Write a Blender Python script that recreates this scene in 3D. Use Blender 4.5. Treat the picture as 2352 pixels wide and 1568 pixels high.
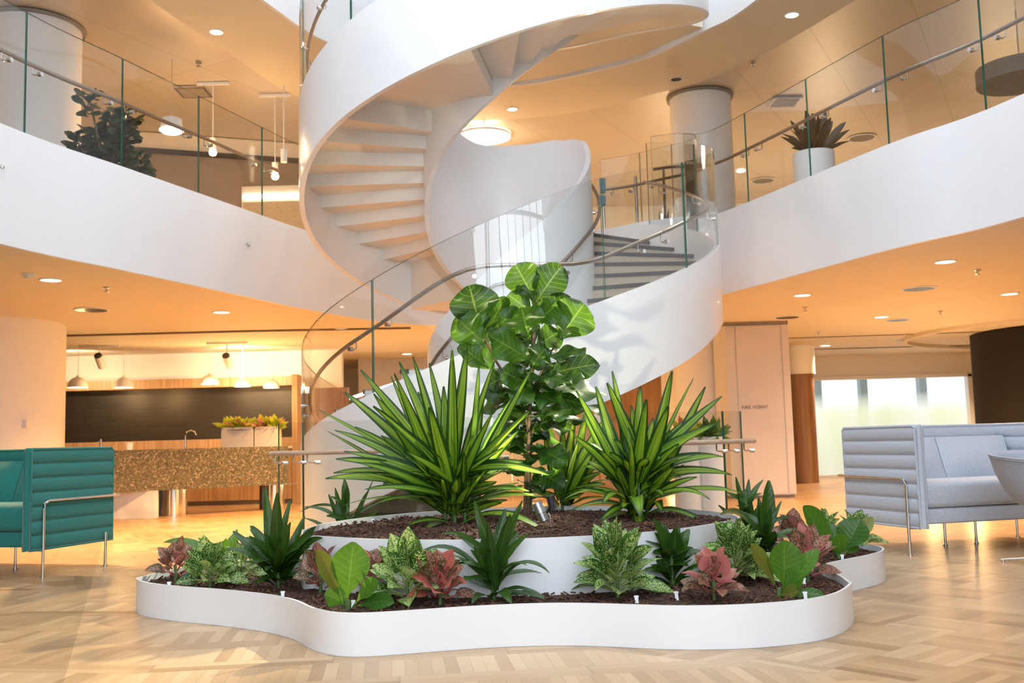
import bpy, bmesh, math, random
from math import sin, cos, pi, radians, degrees, atan2, sqrt
from mathutils import Vector, Matrix
from mathutils.geometry import tessellate_polygon
for o in list(bpy.data.objects): bpy.data.objects.remove(o)
S = bpy.context.scene
COL = S.collection
V = Vector

# ------------------------------------------------------------------ camera
F = 2350.0
T = math.atan(231 / 2350); RHO = 0.0265
fw = V((0, cos(T), sin(T))); r0 = V((1, 0, 0)); u0 = V((0, -sin(T), cos(T)))
rt = cos(RHO) * r0 - sin(RHO) * u0
up = sin(RHO) * r0 + cos(RHO) * u0
CAM = V((0, 0, 1.0))
cd = bpy.data.cameras.new('camera'); cam = bpy.data.objects.new('camera', cd); COL.objects.link(cam)
cam.matrix_world = Matrix(((rt.x, up.x, -fw.x, CAM.x), (rt.y, up.y, -fw.y, CAM.y), (rt.z, up.z, -fw.z, CAM.z), (0, 0, 0, 1)))
cd.sensor_width = 36; cd.lens = F / 2352 * 36; cd.clip_start = 0.05; cd.clip_end = 200
cd.dof.use_dof = True; cd.dof.focus_distance = 6.3; cd.dof.aperture_fstop = 3.5
S.camera = cam
S.view_settings.view_transform = 'Standard'; S.view_settings.look = 'None'
S.view_settings.exposure = 0.0; S.view_settings.gamma = 1.0; S.view_settings.use_curve_mapping = False

def ray(px, py): return fw + rt * ((px - 1176) / F) + up * ((784 - py) / F)
def Z(px, py, z):            # point of the level z seen at a pixel
    d = ray(px, py); return CAM + d * ((z - 1) / d.z)
def P(px, py, Y):            # point at distance Y seen at a pixel
    d = ray(px, py); return CAM + d * (Y / d.y)

# ------------------------------------------------------------------ world and daylight
w = bpy.data.worlds.new('sky'); S.world = w; w.use_nodes = True
nt = w.node_tree; bg = nt.nodes['Background']
tc = nt.nodes.new('ShaderNodeTexCoord'); sp = nt.nodes.new('ShaderNodeSeparateXYZ'); rp = nt.nodes.new('ShaderNodeValToRGB')
nt.links.new(tc.outputs['Generated'], sp.inputs[0]); nt.links.new(sp.outputs['Z'], rp.inputs[0]); nt.links.new(rp.outputs[0], bg.inputs[0])
rp.color_ramp.elements[0].position = 0.0; rp.color_ramp.elements[0].color = (0.80, 0.86, 0.88, 1)
rp.color_ramp.elements[1].position = 0.5; rp.color_ramp.elements[1].color = (0.86, 0.93, 1.0, 1)
bg.inputs[1].default_value = 2.0

def lamp(kind, name, loc, power, color, size=0.1, rot=None, **k):
    d = bpy.data.lights.new(name, kind); d.energy = power; d.color = color
    if kind == 'AREA':
        d.shape = 'RECTANGLE'; d.size = size[0]; d.size_y = size[1]
    elif kind in ('POINT', 'SPOT'): d.shadow_soft_size = size
    for a, b in k.items(): setattr(d, a, b)
    o = bpy.data.objects.new(name, d); COL.objects.link(o); o.location = loc
    if rot: o.rotation_euler = rot
    return o
DAY = (0.80, 0.90, 1.0)
WARM = (1.0, 0.57, 0.22)
WARM2 = (1.0, 0.72, 0.42)
# daylight: the tall window wall behind the camera and the glazed roof of the atrium
lamp('AREA', 'window_daylight', (0, -6.9, 5.2), 1050, DAY, (11.5, 7.6), (radians(90), 0, 0))
lamp('AREA', 'skylight_daylight', (0, 5.5, 9.6), 500, DAY, (9.0, 15.0), (0, 0, 0))

# ------------------------------------------------------------------ materials
MATS = {}
def nodes(name):
    m = bpy.data.materials.new(name); m.use_nodes = True
    t = m.node_tree; return m, t, t.nodes['Principled BSDF']
def mat(name, col, rough=0.5, metal=0.0, spec=0.5, noise=None, bump=None, emit=None, trans=0.0, coat=0.0):
    if name in MATS: return MATS[name]
    m, t, b = nodes(name); MATS[name] = m
    b.inputs['Base Color'].default_value = (*col, 1); b.inputs['Roughness'].default_value = rough
    b.inputs['Metallic'].default_value = metal; b.inputs['Specular IOR Level'].default_value = spec
    b.inputs['Coat Weight'].default_value = coat
    tcn = t.nodes.new('ShaderNodeTexCoord')
    if noise:
        n = t.nodes.new('ShaderNodeTexNoise'); n.inputs['Scale'].default_value = noise[0]; n.inputs['Detail'].default_value = 4
        t.links.new(tcn.outputs['Object'], n.inputs['Vector'])
        r = t.nodes.new('ShaderNodeValToRGB'); a = noise[1]
        r.color_ramp.elements[0].color = (*[c * (1 - a) for c in col], 1); r.color_ramp.elements[1].color = (*[min(1, c * (1 + a)) for c in col], 1)
        r.color_ramp.elements[0].position = .3; r.color_ramp.elements[1].position = .7
        t.links.new(n.outputs['Fac'], r.inputs[0]); t.links.new(r.outputs[0], b.inputs['Base Color'])
    if bump:
        n = t.nodes.new('ShaderNodeTexNoise'); n.inputs['Scale'].default_value = bump[0]
        t.links.new(tcn.outputs['Object'], n.inputs['Vector'])
        bn = t.nodes.new('ShaderNodeBump'); bn.inputs['Strength'].default_value = bump[1]; bn.inputs['Distance'].default_value = bump[2] if len(bump) > 2 else .005
        t.links.new(n.outputs['Fac'], bn.inputs['Height']); t.links.new(bn.outputs[0], b.inputs['Normal'])
    if emit:
        b.inputs['Emission Color'].default_value = (*emit[0], 1); b.inputs['Emission Strength'].default_value = emit[1]
    return m
WHITE = mat('white_paint', (0.83, 0.84, 0.87), 0.45, noise=(3, .012))
WHITE_GLOSS = mat('white_powder_coat', (0.82, 0.835, 0.865), 0.28, noise=(2, .01), coat=.2)
PLASTER = mat('ceiling_plaster', (0.80, 0.73, 0.61), 0.7, noise=(1.5, .015))
COLUMN = mat('column_plaster', (0.86, 0.87, 0.88), 0.6, noise=(1.5, .015))
BACKWALL = mat('back_wall_paint', (0.84, 0.82, 0.80), 0.7, noise=(2, .02))
STEEL = mat('brushed_steel', (0.62, 0.61, 0.60), 0.22, 1.0, noise=(40, .06))
CHROME = mat('polished_steel', (0.75, 0.74, 0.73), 0.12, 1.0, noise=(5, .02))
DARKSTEEL = mat('dark_steel', (0.10, 0.095, 0.09), 0.35, .8, noise=(20, .1))
BLACK = mat('black_fabric', (0.005, 0.0045, 0.0045), 0.9, noise=(60, .3))
DARK = mat('dark_paint', (0.035, 0.033, 0.03), 0.5, noise=(8, .2))
RAILM = mat('rail_bronze_steel', (0.36, 0.30, 0.26), 0.3, .85, noise=(30, .08))
LAMPW = mat('lamp_diffuser', (1, .95, .85), .5, emit=((1.0, .86, .62), 9.0))
LAMPD = mat('downlight_lens', (1, .95, .85), .5, emit=((1.0, .93, .80), 9.0))
LEDW = mat('led_strip', (1, .97, .9), .5, emit=((1.0, .93, .78), 5.0))
LEDC = mat('cool_led_strip', (1, 1, 1), .5, emit=((.93, .95, 1.0), 2.6))
EDGE = mat('glass_edge_green', (0.030, 0.13, 0.095), 0.1, 0, .8, noise=(6, .2))
EDGEL = mat('glass_edge_pale', (0.55, 0.52, 0.42), 0.15, .3, .8, noise=(6, .2))
SEAM = mat('panel_seam', (0.30, 0.27, 0.24), .7, noise=(6, .1))
PLINTH = mat('plinth_grey', (0.25, 0.23, 0.21), .6, noise=(9, .1))
SHELF = mat('shelf_white', (0.82, 0.76, 0.66), .5, noise=(5, .02))

def M(t, op, a, b=None, c=None):
    n = t.nodes.new('ShaderNodeMath'); n.operation = op
    for i, v in enumerate((a, b, c)):
        if v is None: continue
        if isinstance(v, (int, float)): n.inputs[i].default_value = v
        else: t.links.new(v, n.inputs[i])
    return n.outputs[0]
def glassm(name, tint=(0.965, 0.975, 0.97), refl=1.0, rough=0.0):
    m = bpy.data.materials.new(name); m.use_nodes = True; t = m.node_tree; t.nodes.clear()
    out = t.nodes.new('ShaderNodeOutputMaterial'); mx = t.nodes.new('ShaderNodeMixShader')
    tr = t.nodes.new('ShaderNodeBsdfTransparent'); tr.inputs[0].default_value = (*tint, 1)
    gl = t.nodes.new('ShaderNodeBsdfGlossy'); gl.inputs['Roughness'].default_value = rough; gl.inputs[0].default_value = (1, 1, 1, 1)
    lw = t.nodes.new('ShaderNodeLayerWeight'); lw.inputs[0].default_value = .5
    pw = M(t, 'POWER', lw.outputs['Facing'], 5.0); ml = M(t, 'MULTIPLY', M(t, 'ADD', .04, M(t, 'MULTIPLY', pw, .9)), refl)
    t.links.new(ml, mx.inputs[0]); t.links.new(tr.outputs[0], mx.inputs[1]); t.links.new(gl.outputs[0], mx.inputs[2])
    t.links.new(mx.outputs[0], out.inputs[0]); return m
GLASS = glassm('clear_glass', refl=.9)
GLASSB = glassm('guard_glass', tint=(.93, .94, .92), refl=.9)
GLASSW = glassm('window_glass', tint=(.90, .96, .97), refl=.6)

def frosted():
    m = bpy.data.materials.new('frosted_film_glass'); m.use_nodes = True; t = m.node_tree; t.nodes.clear()
    out = t.nodes.new('ShaderNodeOutputMaterial'); mx = t.nodes.new('ShaderNodeMixShader')
    tr = t.nodes.new('ShaderNodeBsdfTransparent')
    tl = t.nodes.new('ShaderNodeBsdfTranslucent')
    tcn = t.nodes.new('ShaderNodeTexCoord'); s = t.nodes.new('ShaderNodeSeparateXYZ'); t.links.new(tcn.outputs['Object'], s.inputs[0])
    n = t.nodes.new('ShaderNodeTexNoise'); n.inputs['Scale'].default_value = .9
    mp = t.nodes.new('ShaderNodeMapping'); mp.inputs['Scale'].default_value = (1.6, 1, .15); t.links.new(tcn.outputs['Object'], mp.inputs[0]); t.links.new(mp.outputs[0], n.inputs[0])
    r = t.nodes.new('ShaderNodeValToRGB'); r.color_ramp.elements[0].color = (.92, .92, .70, 1); r.color_ramp.elements[1].color = (1, .98, .90, 1)
    r.color_ramp.elements[0].position = .35; r.color_ramp.elements[1].position = .6
    t.links.new(n.outputs[0], r.inputs[0]); t.links.new(r.outputs[0], tl.inputs[0]); tr.inputs[0].default_value = (.92, .96, .97, 1)
    mr = t.nodes.new('ShaderNodeMapRange'); mr.inputs[1].default_value = 1.45; mr.inputs[2].default_value = 1.95; mr.inputs[3].default_value = .9; mr.inputs[4].default_value = .08
    t.links.new(s.outputs[2], mr.inputs[0]); t.links.new(mr.outputs[0], mx.inputs[0])
    t.links.new(tr.outputs[0], mx.inputs[1]); t.links.new(tl.outputs[0], mx.inputs[2]); t.links.new(mx.outputs[0], out.inputs[0]); return m
FROST = frosted()

def parquet():
    m, t, b = nodes('oak_parquet')
    tcn = t.nodes.new('ShaderNodeTexCoord'); sx = t.nodes.new('ShaderNodeSeparateXYZ'); t.links.new(tcn.outputs['Object'], sx.inputs[0])
    X, Y = sx.outputs[0], sx.outputs[1]
    # sectors of different laying direction, split by straight joints
    s1 = M(t, 'GREATER_THAN', M(t, 'ADD', X, M(t, 'MULTIPLY', Y, .09)), -1.35)      # right of the left joint
    s2 = M(t, 'GREATER_THAN', M(t, 'SUBTRACT', X, M(t, 'MULTIPLY', M(t, 'SUBTRACT', Y, 4.6), -1.35)), 0.95)
    s0 = M(t, 'LESS_THAN', X, M(t, 'SUBTRACT', -.275, M(t, 'MULTIPLY', Y, .376)))      # darker staves at the far left
    ang = M(t, 'ADD', M(t, 'ADD', radians(-9), M(t, 'MULTIPLY', s1, radians(16))), M(t, 'MULTIPLY', s2, radians(34)))
    ca, sa = M(t, 'COSINE', ang), M(t, 'SINE', ang)
    U = M(t, 'DIVIDE', M(t, 'ADD', M(t, 'MULTIPLY', X, ca), M(t, 'MULTIPLY', Y, sa)), .36)
    W = M(t, 'DIVIDE', M(t, 'SUBTRACT', M(t, 'MULTIPLY', Y, ca), M(t, 'MULTIPLY', X, sa)), .36)
    fu, fv = M(t, 'FLOOR', U), M(t, 'FLOOR', W)
    ru, rv = M(t, 'SUBTRACT', U, fu), M(t, 'SUBTRACT', W, fv)
    par = M(t, 'FLOORED_MODULO', M(t, 'ADD', fu, fv), 2.0)
    mixn = lambda a, c: M(t, 'ADD', M(t, 'MULTIPLY', a, par), M(t, 'MULTIPLY', c, M(t, 'SUBTRACT', 1.0, par)))
    along = mixn(ru, rv)                                  # across the staves
    other = mixn(rv, ru)
    W2 = M(t, 'DIVIDE', W, 1.42); fv2 = M(t, 'FLOOR', W2); rv2 = M(t, 'MULTIPLY', M(t, 'SUBTRACT', W2, fv2), 1.42)
    isb = M(t, 'GREATER_THAN', rv2, .96); U3 = M(t, 'ADD', M(t, 'DIVIDE', U, 2.3), M(t, 'MULTIPLY', fv2, .37)); nb = M(t, 'SUBTRACT', 1.0, isb)
    lad = M(t, 'ADD', M(t, 'MULTIPLY', nb, ru), M(t, 'MULTIPLY', isb, M(t, 'DIVIDE', M(t, 'SUBTRACT', rv2, .96), 1.38)))
    lado = M(t, 'ADD', M(t, 'MULTIPLY', nb, rv2), M(t, 'MULTIPLY', isb, M(t, 'FRACT', U3)))
    ns2 = M(t, 'SUBTRACT', 1.0, s2)
    sel = lambda a, c: M(t, 'ADD', M(t, 'MULTIPLY', a, ns2), M(t, 'MULTIPLY', c, s2))
    along = sel(lad, along); other = sel(lado, other)
    fu = sel(M(t, 'ADD', M(t, 'MULTIPLY', nb, fu), M(t, 'MULTIPLY', isb, M(t, 'ADD', M(t, 'FLOOR', U3), 51.0))), fu); fv = sel(fv2, fv)
    ru = sel(M(t, 'ADD', M(t, 'MULTIPLY', nb, ru), M(t, 'MULTIPLY', isb, M(t, 'FRACT', U3))), ru)
    rv = sel(M(t, 'MINIMUM', M(t, 'ABSOLUTE', M(t, 'SUBTRACT', rv2, .96)), M(t, 'MINIMUM', rv2, M(t, 'SUBTRACT', 1.42, rv2))), rv)
    st = M(t, 'MULTIPLY', along, 6.0); sf = M(t, 'FLOOR', st); sr = M(t, 'SUBTRACT', st, sf)
    cv = t.nodes.new('ShaderNodeCombineXYZ'); t.links.new(M(t, 'ADD', fu, M(t, 'MULTIPLY', sf, .137)), cv.inputs[0]); t.links.new(M(t, 'ADD', fv, M(t, 'MULTIPLY', ang, 3.1)), cv.inputs[1]); t.links.new(sf, cv.inputs[2])
    wn = t.nodes.new('ShaderNodeTexWhiteNoise'); t.links.new(cv.outputs[0], wn.inputs[0])
    cb = t.nodes.new('ShaderNodeCombineXYZ'); t.links.new(fu, cb.inputs[0]); t.links.new(fv, cb.inputs[1]); t.links.new(ang, cb.inputs[2])
    wb = t.nodes.new('ShaderNodeTexWhiteNoise'); t.links.new(cb.outputs[0], wb.inputs[0])
    # grain
    gv = t.nodes.new('ShaderNodeCombineXYZ')
    t.links.new(M(t, 'MULTIPLY', st, 3.0), gv.inputs[0]); t.links.new(M(t, 'MULTIPLY', other, .8), gv.inputs[1]); t.links.new(M(t, 'MULTIPLY', wn.outputs[0], 37), gv.inputs[2])
    gn = t.nodes.new('ShaderNodeTexNoise'); gn.inputs['Scale'].default_value = 2.2; gn.inputs['Detail'].default_value = 5; t.links.new(gv.outputs[0], gn.inputs[0])
    tot = M(t, 'ADD', M(t, 'ADD', M(t, 'MULTIPLY', wn.outputs[0], .42), M(t, 'MULTIPLY', wb.outputs[0], .28)), M(t, 'MULTIPLY', gn.outputs[0], .35))
    r = t.nodes.new('ShaderNodeValToRGB'); e = r.color_ramp.elements
    e[0].position = .12; e[0].color = (.27, .165, .085, 1); e[1].position = .9; e[1].color = (.66, .47, .285, 1)
    k = e.new(.45); k.color = (.48, .315, .178, 1); t.links.new(tot, r.inputs[0])
    d1 = M(t, 'MINIMUM', sr, M(t, 'SUBTRACT', 1.0, sr)); gap1 = M(t, 'LESS_THAN', d1, .028)
    d2 = M(t, 'MINIMUM', M(t, 'MINIMUM', ru, M(t, 'SUBTRACT', 1.0, ru)), M(t, 'MINIMUM', rv, M(t, 'SUBTRACT', 1.0, rv))); gap2 = M(t, 'LESS_THAN', d2, .006)
    gap = M(t, 'MULTIPLY', M(t, 'MAXIMUM', gap1, gap2), .35)
    mx = t.nodes.new('ShaderNodeMix'); mx.data_type = 'RGBA'; t.links.new(gap, mx.inputs[0]); t.links.new(r.outputs[0], mx.inputs[6]); mx.inputs[7].default_value = (.16, .10, .055, 1)
    hs = t.nodes.new('ShaderNodeHueSaturation'); hs.inputs['Saturation'].default_value = 1.08; t.links.new(mx.outputs[2], hs.inputs['Color'])
    t.links.new(M(t, 'ADD', 1.0, M(t, 'ADD', M(t, 'MULTIPLY', s0, -.26), M(t, 'MULTIPLY', s2, -.14))), hs.inputs['Value'])
    t.links.new(hs.outputs[0], b.inputs['Base Color'])
    rr = M(t, 'ADD', .27, M(t, 'MULTIPLY', gn.outputs[0], .16)); t.links.new(rr, b.inputs['Roughness'])
    bn = t.nodes.new('ShaderNodeBump'); bn.inputs['Strength'].default_value = .12; bn.inputs['Distance'].default_value = .002
    t.links.new(M(t, 'SUBTRACT', 1.0, gap), bn.inputs['Height']); t.links.new(bn.outputs[0], b.inputs['Normal'])
    return m
PARQUET = parquet()

def woodm(name, c1, c2, axis='Z', sc=6, plank=0.0, rough=.45):
    m, t, b = nodes(name); tcn = t.nodes.new('ShaderNodeTexCoord'); mp = t.nodes.new('ShaderNodeMapping')
    mp.inputs['Scale'].default_value = {'Z': (sc * 4, sc * 4, sc * .25), 'X': (sc * .25, sc * 4, sc * 4)}[axis]
    t.links.new(tcn.outputs['Object'], mp.inputs[0]); n = t.nodes.new('ShaderNodeTexNoise'); n.inputs['Detail'].default_value = 5; n.inputs['Scale'].default_value = 1
    t.links.new(mp.outputs[0], n.inputs[0]); r = t.nodes.new('ShaderNodeValToRGB')
    r.color_ramp.elements[0].color = (*c1, 1); r.color_ramp.elements[1].color = (*c2, 1); r.color_ramp.elements[0].position = .35; r.color_ramp.elements[1].position = .65
    t.links.new(n.outputs[0], r.inputs[0]); t.links.new(r.outputs[0], b.inputs['Base Color']); b.inputs['Roughness'].default_value = rough
    if plank:
        s = t.nodes.new('ShaderNodeSeparateXYZ'); t.links.new(tcn.outputs['Object'], s.inputs[0])
        fr = M(t, 'FRACT', M(t, 'DIVIDE', s.outputs[0], plank)); g = M(t, 'LESS_THAN', fr, .07)
        mx = t.nodes.new('ShaderNodeMix'); mx.data_type = 'RGBA'; t.links.new(M(t, 'MULTIPLY', g, .5), mx.inputs[0]); t.links.new(r.outputs[0], mx.inputs[6]); mx.inputs[7].default_value = (*[c * .35 for c in c1], 1)
        t.links.new(mx.outputs[2], b.inputs['Base Color'])
    return m
OAKP = woodm('oak_panel', (.42, .25, .13), (.56, .36, .20), plank=.08)
OAKD = woodm('walnut_panel', (.23, .125, .065), (.33, .185, .10), rough=.4)
RAILWOOD = woodm('rail_timber', (.48, .32, .22), (.60, .42, .30), 'X', rough=.35)

def metalceil():
    m, t, b = nodes('metal_ceiling_panel'); tcn = t.nodes.new('ShaderNodeTexCoord')
    mp = t.nodes.new('ShaderNodeMapping'); mp.inputs['Rotation'].default_value = (0, 0, radians(28)); t.links.new(tcn.outputs['Object'], mp.inputs[0])
    s = t.nodes.new('ShaderNodeSeparateXYZ'); t.links.new(mp.outputs[0], s.inputs[0])
    gx = M(t, 'LESS_THAN', M(t, 'FRACT', M(t, 'DIVIDE', s.outputs[0], 1.35)), .012); gy = M(t, 'LESS_THAN', M(t, 'FRACT', M(t, 'DIVIDE', s.outputs[1], 2.7)), .006)
    g = M(t, 'MULTIPLY', M(t, 'MAXIMUM', gx, gy), .35)
    mx = t.nodes.new('ShaderNodeMix'); mx.data_type = 'RGBA'; t.links.new(g, mx.inputs[0]); mx.inputs[6].default_value = (.70, .63, .54, 1); mx.inputs[7].default_value = (.3, .25, .2, 1)
    t.links.new(mx.outputs[2], b.inputs['Base Color']); b.inputs['Roughness'].default_value = .42; b.inputs['Metallic'].default_value = .25
    return m
METALC = metalceil()

def stone():
    m, t, b = nodes('pebble_terrazzo'); tcn = t.nodes.new('ShaderNodeTexCoord'); v = t.nodes.new('ShaderNodeTexVoronoi'); v.inputs['Scale'].default_value = 52
    t.links.new(tcn.outputs['Object'], v.inputs[0]); s = t.nodes.new('ShaderNodeSeparateColor'); t.links.new(v.outputs['Color'], s.inputs[0])
    r = t.nodes.new('ShaderNodeValToRGB'); e = r.color_ramp.elements; r.color_ramp.interpolation = 'CONSTANT'
    e[0].color = (.085, .075, .05, 1); e[1].position = .88; e[1].color = (.36, .31, .23, 1)
    for p, c in ((.25, (.15, .13, .085, 1)), (.5, (.22, .165, .10, 1)), (.65, (.13, .13, .08, 1))): k = e.new(p); k.color = c
    t.links.new(s.outputs[0], r.inputs[0]); mr = t.nodes.new('ShaderNodeMapRange'); mr.inputs[2].default_value = .03; mr.inputs[1].default_value = 0; mr.inputs[3].default_value = 1; mr.inputs[4].default_value = .55
    t.links.new(v.outputs['Distance'], mr.inputs[0])
    t.links.new(r.outputs[0], b.inputs['Base Color']); b.inputs['Roughness'].default_value = .3
    return m
STONE = stone()
def board():
    m, t, b = nodes('dark_splashback'); tcn = t.nodes.new('ShaderNodeTexCoord'); mp = t.nodes.new('ShaderNodeMapping'); mp.inputs['Scale'].default_value = (.6, 1, 26)
    t.links.new(tcn.outputs['Object'], mp.inputs[0]); n = t.nodes.new('ShaderNodeTexNoise'); n.inputs['Scale'].default_value = 1.4; n.inputs['Detail'].default_value = 6; t.links.new(mp.outputs[0], n.inputs[0])
    r = t.nodes.new('ShaderNodeValToRGB'); r.color_ramp.elements[0].position = .35; r.color_ramp.elements[1].position = .75; r.color_ramp.elements[0].color = (.022, .018, .014, 1); r.color_ramp.elements[1].color = (.040, .033, .026, 1)
    t.links.new(n.outputs[0], r.inputs[0]); t.links.new(r.outputs[0], b.inputs['Base Color']); b.inputs['Roughness'].default_value = .35
    return m
BOARD = board()
def fabric(name, col):
    m, t, b = nodes(name); tcn = t.nodes.new('ShaderNodeTexCoord'); n = t.nodes.new('ShaderNodeTexNoise'); n.inputs['Scale'].default_value = 260; n.inputs['Detail'].default_value = 2
    t.links.new(tcn.outputs['Object'], n.inputs[0]); r = t.nodes.new('ShaderNodeValToRGB')
    r.color_ramp.elements[0].color = (*[c * .72 for c in col], 1); r.color_ramp.elements[1].color = (*[min(1, c * 1.25) for c in col], 1); r.color_ramp.elements[0].position = .3; r.color_ramp.elements[1].position = .7
    t.links.new(n.outputs[0], r.inputs[0]); t.links.new(r.outputs[0], b.inputs['Base Color']); b.inputs['Roughness'].default_value = .95; b.inputs['Sheen Weight'].default_value = .25
    bn = t.nodes.new('ShaderNodeBump'); bn.inputs['Strength'].default_value = .25; bn.inputs['Distance'].default_value = .002; t.links.new(n.outputs[0], bn.inputs['Height']); t.links.new(bn.outputs[0], b.inputs['Normal'])
    return m
TEAL = fabric('teal_wool', (.010, .17, .145)); GREY = fabric('pale_grey_wool', (.48, .52, .60)); TUBG = fabric('blue_grey_wool', (.36, .385, .46))
TEALD = fabric('teal_piping', (.007, .11, .095)); GREYD = fabric('grey_piping', (.33, .35, .39))
def soilm():
    m, t, b = nodes('bark_mulch'); tcn = t.nodes.new('ShaderNodeTexCoord'); mp = t.nodes.new('ShaderNodeMapping'); mp.inputs['Scale'].default_value = (1, 1.8, 1); t.links.new(tcn.outputs['Object'], mp.inputs[0])
    v = t.nodes.new('ShaderNodeTexVoronoi'); v.inputs['Scale'].default_value = 55; t.links.new(mp.outputs[0], v.inputs[0]); s = t.nodes.new('ShaderNodeSeparateColor'); t.links.new(v.outputs['Color'], s.inputs[0])
    r = t.nodes.new('ShaderNodeValToRGB'); e = r.color_ramp.elements; e[0].color = (.012, .006, .004, 1); e[1].color = (.105, .042, .022, 1); t.links.new(s.outputs[0], r.inputs[0]); t.links.new(r.outputs[0], b.inputs['Base Color']); b.inputs['Roughness'].default_value = .95
    bn = t.nodes.new('ShaderNodeBump'); bn.inputs['Strength'].default_value = .9; bn.inputs['Distance'].default_value = .02; t.links.new(v.outputs['Distance'], bn.inputs['Height']); t.links.new(bn.outputs[0], b.inputs['Normal'])
    return m
SOIL = soilm()
BARK = mat('bark_chip', (.085, .034, .018), .9, noise=(30, .6))

def leafm(name, mode, cols, trans=.35, rough=.38):
    """mode: band = pale centre, dark margin; veins = light veins; spots = pale variegation; plain"""
    m = bpy.data.materials.new(name); m.use_nodes = True; t = m.node_tree; b = t.nodes['Principled BSDF']; out = t.nodes['Material Output']
    uv = t.nodes.new('ShaderNodeUVMap'); s = t.nodes.new('ShaderNodeSeparateXYZ'); t.links.new(uv.outputs[0], s.inputs[0])
    U, W = s.outputs[0], s.outputs[1]
    a = M(t, 'MULTIPLY', M(t, 'ABSOLUTE', M(t, 'SUBTRACT', M(t, 'FRACT', U), .5)), 2.0)   # 0 midrib .. 1 edge
    leafid = M(t, 'FLOOR', U)
    wn = t.nodes.new('ShaderNodeTexWhiteNoise'); wn.noise_dimensions = '1D'; t.links.new(leafid, wn.inputs['W'])
    tcn = t.nodes.new('ShaderNodeTexCoord')
    def mix(f, c1, c2):
        x = t.nodes.new('ShaderNodeMix'); x.data_type = 'RGBA'; t.links.new(f, x.inputs[0])
        for i, c in ((6, c1), (7, c2)):
            if isinstance(c, tuple): x.inputs[i].default_value = (*c, 1)
            else: t.links.new(c, x.inputs[i])
        return x.outputs[2]
    def ss(v, lo, hi):
        r = t.nodes.new('ShaderNodeMapRange'); r.interpolation_type = 'SMOOTHSTEP'; t.links.new(v, r.inputs[0]); r.inputs[1].default_value = lo; r.inputs[2].default_value = hi; return r.outputs[0]
    if mode == 'band':
        st = t.nodes.new('ShaderNodeTexNoise'); st.inputs['Scale'].default_value = 1.0; st.inputs['Detail'].default_value = 3
        cc = t.nodes.new('ShaderNodeCombineXYZ'); t.links.new(M(t, 'MULTIPLY', U, 16.0), cc.inputs[0]); t.links.new(M(t, 'MULTIPLY', W, .7), cc.inputs[1]); t.links.new(cc.outputs[0], st.inputs[0])
        wide = M(t, 'ADD', .38, M(t, 'MULTIPLY', wn.outputs['Value'], .26))
        edge = t.nodes.new('ShaderNodeMapRange'); edge.interpolation_type = 'SMOOTHSTEP'; t.links.new(M(t, 'SUBTRACT', a, wide), edge.inputs[0]); edge.inputs[1].default_value = -.05; edge.inputs[2].default_value = .18
        inner = mix(ss(st.outputs[0], .42, .62), cols[1], cols[2])
        c = mix(edge.outputs[0], inner, cols[0])
        dark = ss(W, .86, 1.0); c = mix(dark, c, cols[0])
    elif mode == 'veins':
        vv = M(t, 'FRACT', M(t, 'SUBTRACT', M(t, 'MULTIPLY', W, 8.0), M(t, 'MULTIPLY', a, 1.6)))
        vein = M(t, 'MAXIMUM', M(t, 'LESS_THAN', vv, .085), M(t, 'LESS_THAN', a, .045))
        n = t.nodes.new('ShaderNodeTexNoise'); n.inputs['Scale'].default_value = 14; t.links.new(tcn.outputs['Object'], n.inputs[0])
        c = mix(ss(M(t, 'ADD', M(t, 'MULTIPLY', wn.outputs['Value'], .6), M(t, 'MULTIPLY', n.outputs[0], .4)), .2, .9), cols[0], cols[1])
        c = mix(M(t, 'MULTIPLY', vein, .26), c, cols[2])
    elif mode == 'spots':
        n = t.nodes.new('ShaderNodeTexNoise'); n.inputs['Scale'].default_value = 110; n.inputs['Detail'].default_value = 3; t.links.new(tcn.outputs['Object'], n.inputs[0])
        sp_ = ss(M(t, 'ADD', n.outputs[0], M(t, 'MULTIPLY', wn.outputs['Value'], .10)), .50, .60)
        sp_ = M(t, 'MULTIPLY', sp_, M(t, 'SUBTRACT', 1.0, ss(a, .72, .95)))
        vein = M(t, 'LESS_THAN', a, .07)
        c = mix(wn.outputs['Value'], cols[0], cols[1]); c = mix(sp_, c, cols[2]); c = mix(M(t, 'MULTIPLY', vein, .8), c, cols[-1])
    else:
        n = t.nodes.new('ShaderNodeTexNoise'); n.inputs['Scale'].default_value = 9; t.links.new(tcn.outputs['Object'], n.inputs[0])
        c = mix(M(t, 'ADD', M(t, 'MULTIPLY', wn.outputs['Value'], .6), M(t, 'MULTIPLY', n.outputs[0], .4)), cols[0], cols[1])
        rib = M(t, 'LESS_THAN', a, .07); c = mix(M(t, 'MULTIPLY', rib, .7), c, cols[2])
    t.links.new(c, b.inputs['Base Color']); b.inputs['Roughness'].default_value = rough; b.inputs['Specular IOR Level'].default_value = .45
    tl = t.nodes.new('ShaderNodeBsdfTranslucent'); hs = t.nodes.new('ShaderNodeHueSaturation'); hs.inputs['Value'].default_value = 2.6 if mode == 'veins' else 1.8; hs.inputs['Hue'].default_value = .465; t.links.new(c, hs.inputs['Color']); t.links.new(hs.outputs[0], tl.inputs[0])
    bn = t.nodes.new('ShaderNodeBump'); bn.inputs['Strength'].default_value = .3; bn.inputs['Distance'].default_value = .004
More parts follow.
